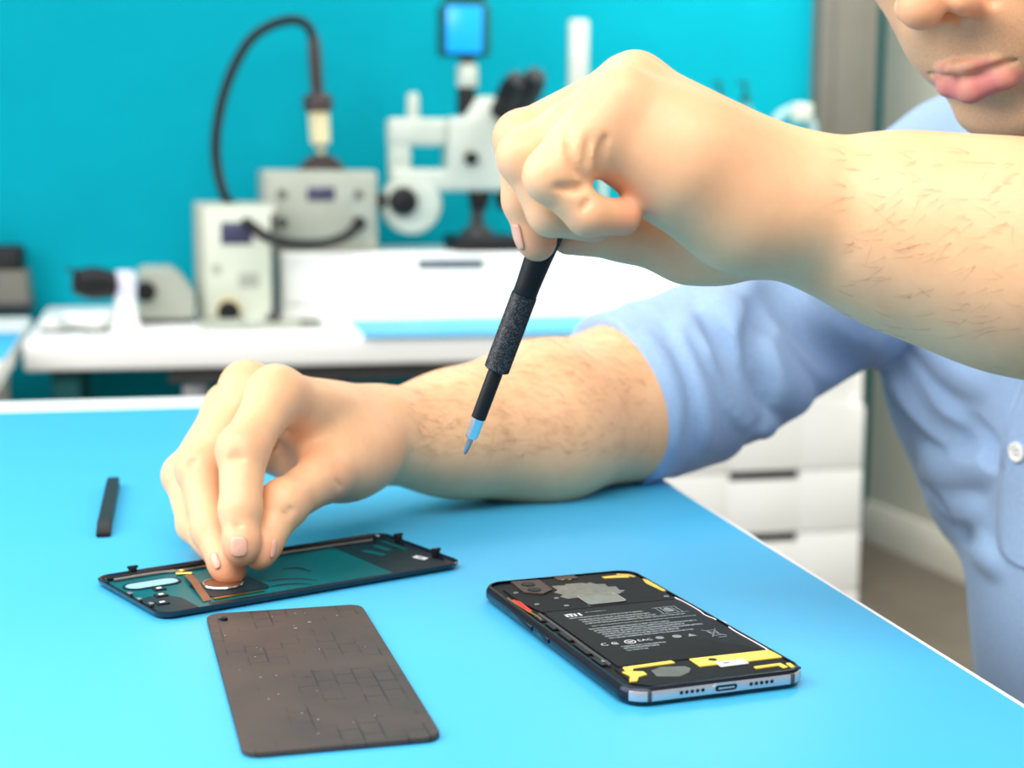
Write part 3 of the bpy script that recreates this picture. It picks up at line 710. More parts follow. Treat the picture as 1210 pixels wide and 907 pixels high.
obj('film_patch', M().prism([(60.5, 20), (63.5, 20), (64.5, 8), (61.5, 8)], 1.7, 1.85, BF), MT['cover_teal'], dk_, flat=True)
obj('film_patch', M().prism([(69, 26), (71, 26), (71.5, 4), (69.6, 4)], 1.7, 1.85, BF), MT['cover_teal'], dk_, flat=True)
sqo = np.array([(64.6, -10.2), (68.0, -8.6), (70.2, -16.0), (66.8, -17.6)])
obj('white_square', M().ring(sqo, sqo.mean(0) + (sqo - sqo.mean(0)) * 0.42, 1.7, 1.9, BF), MT['sticker'], dk_, flat=True)
obj('dark_corner_film', M().prism([(-73, -4), (-62, -2), (-56, -12), (-56, -30), (-70, -31), (-73, -28)], 1.55, 1.72, BF), MT['cover_dark'], bc, flat=True)
obj('dark_side_film', M().prism([(-50, -26.5), (-20, -27.5), (0, -28), (42, -29), (42, -33), (-50, -33)], 1.55, 1.72, BF), MT['cover_dark'], bc, flat=True)
obj('edge_gasket', M().tube([BF((x, y, 2.6)) for x, y in ((-72, 31.5), (-40, 32.6), (0, 32.9), (40, 32.8), (70, 32))], 1.0, 8, 5), MT['black'], bc)
obj('edge_gasket', M().tube([BF((x, y, 2.3)) for x, y in ((-70, 29.2), (-48, 30), (-34, 27.6), (0, 30), (40, 30.4), (66, 29))], 0.8, 8, 5), MT['steel'], bc)
obj('antenna_spring', M().tube([BF((x, y, 2.4)) for x, y in ((-42, 30), (-37, 26), (-42, 23.6), (-36, 20), (-40, 17))], 0.55, 8, 6), MT['gold'], bc)
# flex cable and fingerprint sensor
fl = obj('flex_cable', M().rows([BF(np.array([(x - 1.9, y, z), (x + 1.9, y, z), (x + 1.9, y, z + .25), (x - 1.9, y, z + .25)])) for x, y, z in ((-38.8, 19, 2.4), (-40.5, 13, 3.2), (-43, 2, 3.4), (-46, -10, 2.8), (-48.8, -22, 2.1), (-49.6, -24.5, 1.8))]), MT['copper'], bc, flat=True)
obj('fingerprint_plate', M().prism(rrect(30, 25, 4) + np.array([-31, -8]), 1.6, 2.0, BF), MT['cover_dark'], bc)
a = np.arange(32) * 2 * math.pi / 32; c3 = np.c_[np.cos(a), np.sin(a)]
fs = obj('fingerprint_sensor', M().lathe([(8.6, 1.6), (8.8, 2.3), (8.2, 2.6), (0.1, 2.6)], BF.at((-32, -3.5, 0)), 36), MT['copper'], bc)
obj('sensor_ring', M().lathe([(8.7, 2.0), (9.4, 2.4), (9.0, 2.9), (8.3, 2.9), (8.2, 2.5)], BF.at((-32, -3.5, 0)), 36, False), MT['chrome'], fs)
obj('sensor_flex', M().prism([(-46, -24.4), (-22, -24.6), (-22, -22.6), (-46, -22.4)], 1.9, 2.3, BF), MT['gold'], bc)
for pts in (((2.5, 5.8), (8, 4.5), (11, 0.5), (12, -5.7)), ((-17, -18.4), (-11, -18.6), (-4, -21), (1.5, -25.6)), ((-13, -9), (-6, -10.5), (2, -15), (7, -21))):
    obj('film_arc', M().tube([BF((x, y, 1.55)) for x, y in pts], [0.2, 0.55, 0.55, 0.2], 8, 5), MT['cover_dark'], bc)
for x, y, z in ((-58.2, 35.6, 3), (76.0, 20.5, 3), (74.8, -15.5, 3)):
    obj('clip_tab', M().box((x, y, 3.4), (3.4, 3.0, 4.4), BF, 0.6).box((x, y, 5.4), (5, 2.0, 1.2), BF, 0.4), MT['black'], bc)
for x, y in ((-62.0, -4.5), (-66.6, -16.2), (-58.5, 5.5)):
    obj('foam_pad', M().box((x, y, 1.95), (5.4, 4.6, 0.8), BF, 0.3), MT['black'], bc)
    obj('white_dot', M().box((x, y, 2.4), (2.2, 1.8, 0.3), BF, 0.1), MT['sticker'], bc)
for x, y in ((-73.4, 3), (-73.8, -8), (-72.4, -17.5)):
    obj('edge_clip', M().box((x, y, 2.6), (2.2, 3.6, 1.6), BF, 0.4), MT['steel'], bc)

MT['lit_slot'] = Mat('lit_slot_tint', (190, 232, 250), 0.12, 0, 0.6, Transmission_Weight=0.35, IOR=1.3).m
obj('lit_slot_plate', M().prism(rrect(24.3, 9.3, 4.5) + slot_c, 1.75, 2.0, BF), MT['lit_slot'], bc)  # added plate; the lit look of the slot is put into its pale blue

# ------------------------------------------------------------------ dark brown plate in front
q = Mat('scuffed_brown_metal', (84, 72, 66), 0.5, 0.2, 0.3)
cv = q.coords((1, 1, 1))
w1 = q.noise(30, 3, 0.5, cv); w2 = q.noise(500, 3, 0.6, q.coords((1, 0.16, 1)))
gr = q.n('ShaderNodeTexBrick'); gr.offset = 0.5
for a_, v_ in (('Scale', 1.0), ('Mortar Size', 0.00042), ('Brick Width', 0.0105), ('Row Height', 0.0072)): gr.inputs[a_].default_value = v_
gr.inputs['Color1'].default_value = (1, 1, 1, 1); gr.inputs['Color2'].default_value = (1, 1, 1, 1); gr.inputs['Mortar'].default_value = (0, 0, 0, 1)
mp = q.n('ShaderNodeMapping'); tc = q.n('ShaderNodeTexCoord'); q.l(tc.outputs['Object'], mp.inputs['Vector']); mp.inputs['Rotation'].default_value = (0, 0, -0.2623 + math.pi / 2)
q.l(mp.outputs['Vector'], gr.inputs['Vector'])
basec = q.mix(q.ramp(w1, 0.35, 0.65), lin((78, 66, 60)), lin((66, 58, 56)))
patch = q.ramp(q.noise(42, 3, 0.6, q.coords((1.1, 0.9, 1))), 0.48, 0.6)
inv = q.n('ShaderNodeInvert'); q.l(gr.outputs['Color'], inv.inputs['Color'])
fac = q.mix(1.0, inv.outputs['Color'], patch, 'MULTIPLY')
q.color(q.mix(fac, basec, lin((46, 42, 42))))
q.bump(w2, 0.05, 0.0002)
MT['plate'] = q.m
MT['plate_edge'] = mottled('plate_edge_dark', (40, 38, 46), (46, 44, 54), 0.4, 40, 0.5)
QF = flat_frame(-74.93, 575.84, 0.2623)
pl = thing('metal_plate', 'dark brown scuffed metal plate with rounded corners nearest the camera', 'plate', QF((0, 0, 0)))
obj('plate_sheet', M().loft(65.8, 162.5, 6.0, [(0.5, 0.2), (0, 0.6), (0, 2.0), (0.35, 2.3)], QF, 8), MT['plate'], pl)
obj('screw', M().lathe([(1.5, 2.2), (1.5, 3.2), (1.0, 3.6), (0.1, 3.5)], QF.at((-26.2, 70.4, 0)), 16), MT['black'], pl)
obj('screw', M().lathe([(1.2, 2.2), (1.2, 3.0), (0.8, 3.3), (0.1, 3.2)], QF.at((-27.6, 71.8, 0)), 16), MT['dark_grey'], pl)
m = M()
for i in range(26):
    x, y = RNG.uniform(-28, 29), RNG.uniform(-70, 74); r = RNG.uniform(0.12, 0.34)
    m.box((x, y, 2.32), (r * (5 if i % 7 == 0 else 1.4), r * 1.2, 0.12), QF.rot('z', 0), 0.03)
o_ = obj('dust', m, MT['print_light'], pl); o_['kind'] = 'stuff'

# ------------------------------------------------------------------ spudger
s0, s1 = T(134.5, 567, 3), T(122, 628, 3)
sf = Frame((s0 + s1) / 2 * np.array([1, 1, 0]), 1, 1, 1) if False else None
dv_ = (s1 - s0) * np.array([1, 1, 0]); LS = np.linalg.norm(dv_); dv_ /= LS
sf = Frame((s0[0], s0[1], 0), np.array([-dv_[1], dv_[0], 0]), dv_, Z)
m = M()
m.rows([sf(np.c_[rrect(w, h, 0.9, None, 4)[:, 0], np.full(20, y), rrect(w, h, 0.9, None, 4)[:, 1] + h / 2 + 0.1]) for y, w, h in ((0, 4.6, 3.6), (3, 6.8, 5.4), (10, 7.2, 6), (LS - 22, 7.0, 6), (LS - 16, 7.4, 5.6), (LS - 1, 7.4, 2.6), (LS, 7.0, 1.8))])
spd = obj('spudger', m, MT['black'], None, angle=35)
tag(spd, 'black plastic spudger lying alone on the blue mat left of the hand', 'pry tool')
# ------------------------------------------------------------------ smooth bodies: distance fields meshed by surface nets
def A3(*p): return np.array(p, float)


class Cone:                          # ball-ended limb from a to b, radii ra to rb
    def __init__(s, a, b, ra, rb, k=6.0):
        s.a, s.b, s.ra, s.rb, s.k = np.array(a, float), np.array(b, float), float(ra), float(rb), k
        s.ba = s.b - s.a; s.l2 = s.ba @ s.ba; s.rr = s.ra - s.rb; s.a2 = s.l2 - s.rr ** 2; s.il2 = 1 / s.l2

    def __call__(s, p):
        pa = p - s.a; y = pa @ s.ba; z = y - s.l2
        x2 = np.maximum((pa * pa).sum(1) * s.l2 * s.l2 - y * y * s.l2, 0)
        y2 = y * y * s.l2; z2 = z * z * s.l2
        k = np.sign(s.rr) * s.rr * s.rr * x2
        c1 = np.sign(z) * s.a2 * z2 > k; c2 = np.sign(y) * s.a2 * y2 < k
        d = (np.sqrt(x2 * max(s.a2, 0) * s.il2) + y * s.rr) * s.il2 - s.ra
        d = np.where(c2, np.sqrt(x2 + y2) * s.il2 - s.ra, d)
        return np.where(c1, np.sqrt(x2 + z2) * s.il2 - s.rb, d)


class Ball:
    def __init__(s, c, r, k=6.0): s.c, s.r, s.k = np.array(c, float), float(r), k

    def __call__(s, p): return np.sqrt(((p - s.c) ** 2).sum(1)) - s.r


class Ell:                           # ellipsoid with its own axes
    def __init__(s, c, r, k=6.0, A=None):
        s.c, s.r, s.k = np.array(c, float), np.array(r, float), k; s.A = np.eye(3) if A is None else A

    def __call__(s, p):
        q = (p - s.c) @ s.A.T; k0 = np.sqrt(((q / s.r) ** 2).sum(1)); k1 = np.sqrt(((q / s.r ** 2) ** 2).sum(1)) + 1e-9
        return np.where(k0 < 1e-4, -s.r.min(), k0 * (k0 - 1) / k1)


class Cyl:                           # flat-ended cone
    def __init__(s, a, b, ra, rb, k=2.0, rnd=1.0):
        s.a, s.b, s.ra, s.rb, s.k, s.rnd = np.array(a, float), np.array(b, float), ra - rnd, rb - rnd, k, rnd
        s.h = np.linalg.norm(s.b - s.a); s.n = (s.b - s.a) / s.h

    def __call__(s, p):
        q = p - s.a; y = q @ s.n; x = np.sqrt(np.maximum((q * q).sum(1) - y * y, 0))
        r = s.ra + (s.rb - s.ra) * np.clip(y / s.h, 0, 1); dx = x - r; dy = np.maximum(s.rnd - y, y - s.h + s.rnd)
        return np.minimum(np.maximum(dx, dy), 0) + np.sqrt(np.maximum(dx, 0) ** 2 + np.maximum(dy, 0) ** 2) - s.rnd


def smin(a, b, k):
    if k <= 0: return np.minimum(a, b)
    h = np.maximum(k - np.abs(a - b), 0) / k; return np.minimum(a, b) - h * h * k * 0.25


class Field:
    """base shapes blended in order, groups (fingers) blended into the base but not into each other,
    then grooves cut (carve) and fine ridges raised (raise_)."""

    def __init__(s): s.base = []; s.groups = []; s.carve = []; s.ridge = []

    def all(s): return s.base + [q for g in s.groups for q in g[0]]

    def eval(s, p, use=None):        # use: ids of the shapes that matter near these points
        ok = (lambda q: True) if use is None else (lambda q: id(q) in use)
        d = np.full(len(p), 1e3)
        for q in s.base:
            if ok(q): d = smin(d, q(p), q.k)
        gb = d; out = d
        for g, kg in s.groups:
            f = None
            for q in g:
                if ok(q): e = q(p); f = e if f is None else smin(f, e, q.k)
            if f is not None: out = np.minimum(out, smin(gb, f, kg))
        d = out
        for q in s.ridge:
            if ok(q): d = smin(d, q(p), q.k)
        for q in s.carve:
            if ok(q):
                e = -q(p); h = np.maximum(q.k - np.abs(d - e), 0) / q.k if q.k > 0 else 0; d = np.maximum(d, e) + h * h * q.k * 0.25
        return d

    def select(s, cen, reach):       # for every block centre the shapes that can reach into the block
        A = s.all(); D = np.stack([q(cen) for q in A]); lim = D.min(0) + 2 * reach
        C = s.ridge + s.carve; E = np.stack([q(cen) for q in C]) if C else np.zeros((0, len(cen)))
        K = np.array([q.k for q in A])[:, None]; KC = np.array([q.k for q in C])[:, None] if C else 0
        ma, mc = D < lim + K + 13, E < reach + KC + 3
        return [{id(A[i]) for i in np.flatnonzero(ma[:, j])} | {id(C[i]) for i in np.flatnonzero(mc[:, j])} for j in range(len(cen))]

    def __call__(s, p): return s.eval(np.atleast_2d(p))

    def hits(s, px, d0=300.0, d1=1600.0):     # first points of view rays on the body, nan where there is none
        R = np.array([ray(x, y) for x, y in px]); R /= np.linalg.norm(R, axis=1)[:, None]; t = np.full(len(R), d0)
        for _ in range(90):
            e = s.eval(CAM + R * t[:, None]); t = np.minimum(t + np.where(np.abs(e) > 0.04, e * 0.85, 0), d1)
        p = CAM + R * t[:, None]; p[t >= d1 - 1] = np.nan; return p

    def grads(s, p, e=0.5):
        g = np.stack([s.eval(p + v) - s.eval(p - v) for v in np.eye(3) * e], 1); return g / (np.linalg.norm(g, axis=1)[:, None] + 1e-9)


def surface(field, lo, hi, h, B=14):
    lo = np.array(lo, float); n = np.ceil((np.array(hi) - lo) / (h * B)).astype(int)
    cells = n * B
    ii = np.stack(np.meshgrid(*[np.arange(k) for k in n], indexing='ij'), -1).reshape(-1, 3)
    cen = lo + (ii + 0.5) * B * h
    reach = B * h * math.sqrt(3) / 2
    dc = np.concatenate([field(cen[i:i + 4000]) for i in range(0, len(cen), 4000)])
    sel = ii[np.abs(dc) < reach + 3]
    uses = field.select(lo + (sel + 0.5) * B * h, reach)
    g = np.stack(np.meshgrid(*[np.arange(B + 1)] * 3, indexing='ij'), -1).reshape(-1, 3)
    sx, sy = cells[1] * cells[2], cells[2]
    VID, VP, Q = [], [], []
    edges = [((0, 0, 0), (1, 0, 0)), ((0, 0, 0), (0, 1, 0)), ((0, 0, 0), (0, 0, 1)), ((1, 0, 0), (1, 1, 0)), ((1, 0, 0), (1, 0, 1)), ((0, 1, 0), (1, 1, 0)), ((0, 1, 0), (0, 1, 1)),
             ((0, 0, 1), (1, 0, 1)), ((0, 0, 1), (0, 1, 1)), ((1, 1, 0), (1, 1, 1)), ((1, 0, 1), (1, 1, 1)), ((0, 1, 1), (1, 1, 1))]
    for b, use in zip(sel, uses):
        o = lo + b * B * h
        d = field.eval(o + g * h, use).reshape(B + 1, B + 1, B + 1)
        if d.min() > 0 or d.max() < 0: continue
        ins = d < 0
        cs = {e: ins[e[0]:B + e[0], e[1]:B + e[1], e[2]:B + e[2]] for e in [(i, j, k) for i in (0, 1) for j in (0, 1) for k in (0, 1)]}
        ct = sum(x.astype(np.int8) for x in cs.values()); act = (ct > 0) & (ct < 8)
        if not act.any(): continue
        idx = np.argwhere(act); acc = np.zeros((len(idx), 3)); num = np.zeros(len(idx))
        for e0, e1 in edges:
            a = d[tuple((idx + e0).T)]; bb_ = d[tuple((idx + e1).T)]; m_ = (a < 0) != (bb_ < 0)
            t = np.where(m_, a / np.where(m_, a - bb_, 1), 0)
            acc += m_[:, None] * (np.array(e0) + t[:, None] * (np.array(e1) - np.array(e0))); num += m_
        gid = idx + b * B
        VID.append(gid[:, 0] * sx + gid[:, 1] * sy + gid[:, 2]); VP.append(o + (idx + acc / num[:, None]) * h)
        for ax in range(3):          # one quad per crossed grid edge
            sl1 = [slice(0, B)] * 3; sl1[ax] = slice(1, B + 1)
            a = ins[:B, :B, :B]; c1 = ins[tuple(sl1)]; e = np.argwhere(a != c1)
            if not len(e): continue
            fl = a[tuple(e.T)]; G = e + b * B; u_, v_ = [(1, 2), (2, 0), (0, 1)][ax]
            ok = (G[:, u_] > 0) & (G[:, v_] > 0); G = G[ok]; fl = fl[ok]
            du = np.zeros(3, int); du[u_] = 1; dv2 = np.zeros(3, int); dv2[v_] = 1
            ids = np.stack([(x[:, 0] * sx + x[:, 1] * sy + x[:, 2]) for x in (G - du - dv2, G - dv2, G, G - du)], 1)
            ids[~fl] = ids[~fl][:, ::-1]; Q.append(ids)
    VID = np.concatenate(VID); VP = np.concatenate(VP); Q = np.concatenate(Q)
    o = np.argsort(VID); VID = VID[o]; VP = VP[o]
    pos = np.searchsorted(VID, Q); pos[pos >= len(VID)] = 0
    good = (VID[pos] == Q).all(1); Q = pos[good]
    return VP, Q


def relax(v, q, it=2, w=0.5):
    n = len(v); i = np.concatenate([q[:, k] for k in range(4)]); j = np.concatenate([q[:, (k + 1) % 4] for k in range(4)])
    cnt = np.bincount(i, minlength=n) + np.bincount(j, minlength=n)
    for s in range(it):
        for lam in (w, -w * 1.02):
            acc = np.stack([np.bincount(i, v[j, k], n) + np.bincount(j, v[i, k], n) for k in range(3)], 1) / np.maximum(cnt, 1)[:, None]
            v = v + lam * (acc - v)
    return v


def fobj(name, v, q, mat, parent, attrs=None):
    w = world(v); o = np.array(parent.matrix_world.translation); me = bpy.data.meshes.new(name)
    me.vertices.add(len(w)); me.vertices.foreach_set('co', (w - o).astype(np.float32).ravel())
    me.loops.add(q.size); me.loops.foreach_set('vertex_index', q.astype(np.int32).ravel())
    me.polygons.add(len(q)); me.polygons.foreach_set('loop_start', np.arange(0, q.size, 4, dtype=np.int32))
    me.update(calc_edges=True); me.validate()
    me.polygons.foreach_set('use_smooth', [True] * len(me.polygons))
    for a, x in (attrs or {}).items():
        at = me.attributes.new(a, 'FLOAT', 'POINT'); at.data.foreach_set('value', np.asarray(x, np.float32))
    me.materials.append(mat)
    ob = bpy.data.objects.new(name, me); COL.objects.link(ob); ob.parent = parent; ob.matrix_world = Matrix.Translation(o)
    return ob


def chain(pts, k=4.0):               # (x, y, depth, radius) joints -> limb pieces
    j = [(P(a, b, c), r) for a, b, c, r in pts]
    return [Cone(j[i][0], j[i + 1][0], j[i][1], j[i + 1][1], k) for i in range(len(j) - 1)]
# ------------------------------------------------------------------ the man
man = thing('person', 'man in light blue shirt with rolled sleeves, leaning in with a screwdriver in hand', 'person', (420, 1000, FLOOR + 20))
SH_R, SH_L = A3(322, 1128, 172), A3(432, 792, 172)
EL_R, EL_L = P(856, 436, 990), A3(350, 566, 118)
NECK = A3(362, 935, 178)
BD = Field()
# --- right arm (resting on the mat)
rarm = [(P(452, 514, 832), 21.5), (P(500, 515, 852), 24), (P(546, 511, 872), 31.5), (P(640, 499, 905), 43.5), (P(740, 474, 947), 43), (EL_R, 38)]
for (a, ra), (b_, rb) in zip(rarm[:-1], rarm[1:]): BD.base.append(Cone(a, b_, ra, rb, 22))
BD.base.append(Cone(EL_R, SH_R, 39, 50, 8))
# --- left arm (in front of the face)
larm = [(P(944, 250, 592), 22.5), (P(1020, 262, 588), 26), (P(1100, 281, 584), 32), (P(1212, 306, 578), 37.5), (EL_L, 45)]
for (a, ra), (b_, rb) in zip(larm[:-1], larm[1:]): BD.base.append(Cone(a, b_, ra, rb, 22))
BD.base.append(Cone(EL_L, SH_L, 47, 58, 20))
# --- trunk inside the shirt, neck
BD.base += [Cone(SH_R, SH_L, 48, 48, 24), Cone(A3(388, 965, 80), A3(420, 975, -20), 66, 62, 30), Cone(A3(345, 1050, 100), A3(395, 1030, -20), 48, 48, 30), Cone(A3(415, 860, 100), A3(455, 905, -20), 48, 48, 30)]
# --- head
MOUTH = A3(*P(1136, 86, 742))
yw, pt, rl = math.radians(47), math.radians(27), math.radians(-4)
Fh = A3(-math.sin(yw) * math.cos(pt), -math.cos(yw) * math.cos(pt), -math.sin(pt))
Lh = A3(math.cos(yw), -math.sin(yw), 0)
Uh = np.cross(Lh, Fh); Uh = Uh if Uh[2] > 0 else -Uh
Lr = Lh * math.cos(rl) + Uh * math.sin(rl) * -1; Ur = Uh * math.cos(rl) + Lh * math.sin(rl); Lh, Uh = Lr, Ur
HO = MOUTH - Fh * 96 + Uh * 58
HF = Frame(HO, Lh, Fh, Uh); HA = np.array([Lh, Fh, Uh])
h_ = lambda *p: HF(p)
HB = []
HB += [Ell(h_(0, -14, 42), (75, 96, 82), 10, HA), Ell(h_(0, 36, 4), (62, 58, 74), 20, HA), Ell(h_(0, 32, -44), (50, 50, 48), 22, HA)]
for s in (-1, 1):
    HB += [Cone(h_(s * 54, 0, -42), h_(s * 15, 66, -88), 12, 13, 22), Ell(h_(s * 30, 62, -18), (23, 19, 24), 16, HA), Cone(h_(s * 12, 84, 30), h_(s * 44, 70, 30), 8, 7, 12),
           Ell(h_(s * 22, 66, -50), (20, 18, 22), 16, HA)]
HB += [Ell(h_(2, 66, -90), (16, 14, 14), 14, HA), Ell(h_(2, 75, -52), (30, 17, 22), 14, HA)]
HB += [Cone(h_(0, 86, 26), h_(0, 108, -14), 6.5, 8, 8), Ball(h_(0, 111, -19), 10.5, 6)]
for s in (-1, 1): HB += [Ell(h_(s * 13.5, 98, -22), (7.5, 10, 8), 5, HA), Cone(h_(s * 13, 92, -28), h_(s * 27, 74, -46), 3.5, 4, 12)]
HB += [Cone(h_(0, 104, -27), h_(0, 93, -32), 4, 4, 4)]
# lips
up_l = [h_(-25, 80, -59), h_(-12, 91.2, -56.4), h_(-4, 95.2, -55.4), h_(0, 94.8, -56), h_(4, 95.2, -55.4), h_(16, 90.5, -55.4), h_(33, 74, -55.5)]
ru = [1.4, 2.6, 3.0, 2.7, 3.0, 2.6, 1.2]
HB += [Cone(up_l[i], up_l[i + 1], ru[i], ru[i + 1], 2.5) for i in range(6)]
lo_l = [h_(-23, 80, -61.5), h_(-12, 89.0, -66), h_(1, 92.0, -68), h_(15, 88.0, -65.5), h_(30, 75, -58.5)]
rlo = [2.4, 6.4, 7.6, 6.4, 2.2]
HB += [Cone(lo_l[i], lo_l[i + 1], rlo[i], rlo[i + 1], 2.5) for i in range(4)]
for s in (-1, 1): HB += [Ell(h_(s * 77, -8, 6), (7, 17, 30), 5, np.array([Lh * math.cos(s * .5) + Fh * math.sin(-s * .5), Fh * math.cos(s * .5) + Lh * math.sin(s * .5), Uh])), Ball(h_(s * 31, 70, 20), 13, 3)]
HB += [Cone(h_(0, -22, -40), NECK + A3(12, 8, -20), 56, 62, 24), Cone(h_(0, 10, -62), NECK + A3(-25, -5, 0), 40, 50, 24)]
BD.base += HB
ml = [h_(-26, 83, -60), h_(-13, 95.5, -59.4), h_(-4, 99.6, -58.6), h_(0, 100, -59.2), h_(4, 99.6, -58.6), h_(17, 93.5, -58), h_(38, 75, -56.5)]
for i in range(6): BD.carve.append(Cone(ml[i], ml[i + 1], [0.4, 1.0, 1.2, 1.2, 1.2, 1.1, 0.5][i], [0.4, 1.0, 1.2, 1.2, 1.2, 1.1, 0.5][i + 1] + 0.01, 2.0))
for s in (-1, 1):
    BD.carve.append(Ell(h_(s * 8.0, 100, -29.5), (4.6, 8.0, 7.6), 2, HA)); BD.carve.append(Cone(h_(s * 20, 86, 19), h_(s * 40, 76, 19), 1.2, 1.2, 3)); BD.carve.append(Ell(h_(s * 83, -4, 8), (5, 9, 17), 4, HA))
    BD.carve.append(Cone(h_(s * 18.5, 99, -16), h_(s * 22, 90, -28), 1.2, 1.2, 5))
BD.carve += [Cone(h_(-1, 99, -36), h_(0, 100, -46), 1.5, 2.5, 6), Cone(h_(-14, 90, -81), h_(14, 90, -81), 4, 4, 12)]
# --- right hand, pinching over the back cover
wr_ = [(P(430, 500, 815), 16), (P(438, 502, 826), 16), (P(442, 512, 836), 16), (P(440, 524, 838), 15)]
mc = [(326, 466, 748, 12.4), (291, 458, 776, 11.6), (271, 481, 802, 11), (288, 502, 824, 10)]
for (a, ra), q in zip(wr_, mc): BD.base.append(Cone(P(*q[:3]), a, q[3], ra, 15))
BD.base.append(Cone(P(440, 522, 838), P(452, 514, 832), 17, 21.5, 12))
BD.base += [Ell(P(392, 545, 792), (26, 22, 20), 16), Cone(P(312, 512, 800), P(400, 530, 815), 19, 22, 12), Cone(P(352, 502, 770), P(396, 532, 786), 9, 13, 14)]
TH = [(428, 536, 800, 19), (382, 563, 754, 12.2), (335, 595, 718, 10.4), (307, 655, 699, 7.0)]
BD.groups.append((chain(TH, 5) + [Ball(P(336, 594, 718), 10.9, 4), Ball(P(311, 643, 703), 7.6, 4)], 13))
IX = [(326, 466, 748, 12.4), (287, 533, 715, 11.0), (284, 602, 699, 9.2), (285, 649, 691, 7.4)]
BD.groups.append((chain(IX, 4) + [Ball(P(286, 530, 716), 11.3, 4), Ball(P(286, 640, 691), 8.0, 4)], 9))
MD = [(291, 458, 776, 11.6), (237, 556, 742, 10.6), (249, 625, 717, 9.0), (272, 673, 700, 7.3)]
BD.groups.append((chain(MD, 4) + [Ball(P(236, 552, 743), 11.0, 4), Ball(P(266, 664, 702), 7.8, 4)], 9))
RG = [(271, 481, 802, 11), (218, 563, 772, 9.8), (230, 620, 748, 8.2), (258, 655, 728, 6.8)]
BD.groups.append((chain(RG, 4) + [Ball(P(217, 560, 773), 10.1, 4)], 9))
PK = [(288, 502, 824, 10), (240, 578, 800, 8.4), (243, 618, 784, 7.4), (264, 640, 768, 6.2)]
BD.groups.append((chain(PK, 4), 9))
# --- left hand, holding the screwdriver (seen from the little finger side)
lw = [(P(935, 238, 574), 18), (P(935, 232, 586), 19), (P(935, 234, 598), 19), (P(935, 240, 610), 17)]
lm = [(733, 118, 563, 11.6), (744, 103, 583, 11.0), (750, 100, 602, 11.0), (754, 108, 622, 11.0)]
for (a, ra), q in zip(lw, lm): BD.base.append(Cone(P(*q[:3]), a, q[3], ra, 14))
BD.base += [Cone(P(741, 170, 565), P(806, 196, 570), 12.6, 19, 8), Cone(P(722, 168, 563), P(745, 165, 566), 12.0, 13, 8), Cone(P(806, 196, 570), P(872, 250, 576), 20, 18.5, 14), Cone(P(872, 250, 576), P(944, 250, 588), 18, 20, 14), Cone(P(765, 148, 585), P(870, 222, 596), 12, 18, 12)]
LP = [(726, 130, 563, 10.6), (653, 209, 552, 9.0), (694, 254, 552, 7.0), (736, 257, 559, 6.3)]
BD.groups.append((chain(LP, 3) + [Ball(P(650, 206, 552), 9.2, 3), Cone(P(726, 132, 562), P(680, 178, 556), 11, 10.5, 6)], 5))
LR = [(742, 106, 583, 11.0), (622, 186, 572, 9.6), (652, 250, 571, 8.6), (702, 265, 580, 6.6)]
BD.groups.append((chain(LR, 3) + [Ball(P(620, 184, 572), 9.7, 3)], 7))
LMF = [(750, 101, 602, 11.2), (617, 164, 588, 9.6), (621, 236, 586, 8.4), (635, 287, 588, 6.8)]
BD.groups.append((chain(LMF, 3) + [Ball(P(616, 163, 588), 9.8, 3), Ball(P(632, 276, 588), 7.6, 3)], 7))
LI = [(754, 108, 622, 11.0), (650, 165, 622, 9.2), (640, 230, 615, 8.0), (651, 272, 611, 6.8)]
BD.groups.append((chain(LI, 3), 7))
LT = [(890, 274, 606, 17), (812, 291, 612, 13.5), (738, 277, 612, 9.6), (672, 280, 609, 6.8)]
BD.groups.append((chain(LT, 5) + [Ball(P(850, 285, 608), 15.5, 8)], 10))


# --- creases, following the skin
def creases(field, lines, k=1.6):    # polylines drawn on the skin -> thin cutters
    lines = [([tuple(q) for q in smooth(p, 4)], r) for p, r in lines]
    allp = [p for pts, r in lines for p in pts]; H3 = field.hits(allp); out = []; i = 0
    for pts, r in lines:
        q = H3[i:i + len(pts)]; i += len(pts)
        n_ = len(pts)
        rs = [r * (0.3 + 0.7 * math.sin(math.pi * (j + 0.5) / n_) ** 0.6) for j in range(n_)]
        for j in range(n_ - 1):
            if np.isfinite(q[j:j + 2]).all() and np.linalg.norm(q[j] - q[j + 1]) < 60: out.append(Cone(q[j], q[j + 1], rs[j], rs[j + 1] + 1e-3, k))
    return out


CR = ((((670, 153), (672, 172), (679, 196), (690, 212)), 1.2), (((697, 160), (694, 178), (693, 195)), 0.9), (((716, 160), (711, 178), (708, 195), (706, 208)), 1.3),
               (((657, 221), (668, 223), (684, 222), (692, 218)), 1.2), (((687, 248), (692, 242), (695, 236)), 0.5),
               
               (((288, 541), (280, 542), (271, 541)), 0.7), (((284, 536), (274, 536)), 0.4), (((222, 545), (232, 544)), 0.5), (((222, 551), (230, 550)), 0.6), (((284, 622), (276, 621)), 0.6),
               (((333, 508), (327, 524), (322, 534)), 1.0), (((338, 506), (332, 516)), 0.6), (((334, 603), (342, 611)), 0.5), (((340, 598), (347, 605)), 0.5), (((396, 566), (404, 576)), 0.5))
BD.carve += creases(BD, CR)

# ------------------------------------------------------------------ meshing the body
MODE_H = 1.15  # voxel
lo = A3(-225, 500, -14); hi = A3(520, 1215, 420)
bv, bq = surface(BD, lo, hi, MODE_H)
bv = relax(bv, bq, 2)
# intrinsic redness of the skin: knuckles, fingertips, nose, lips
tint = np.zeros(len(bv)); lip = np.zeros(len(bv)); stub = np.zeros(len(bv))


def spot(p, r, w):
    global tint
    d = np.sqrt(((bv - p) ** 2).sum(1)); tint = np.maximum(tint, 0.95 * w * np.clip(1 - d / r, 0, 1) ** 1.2)


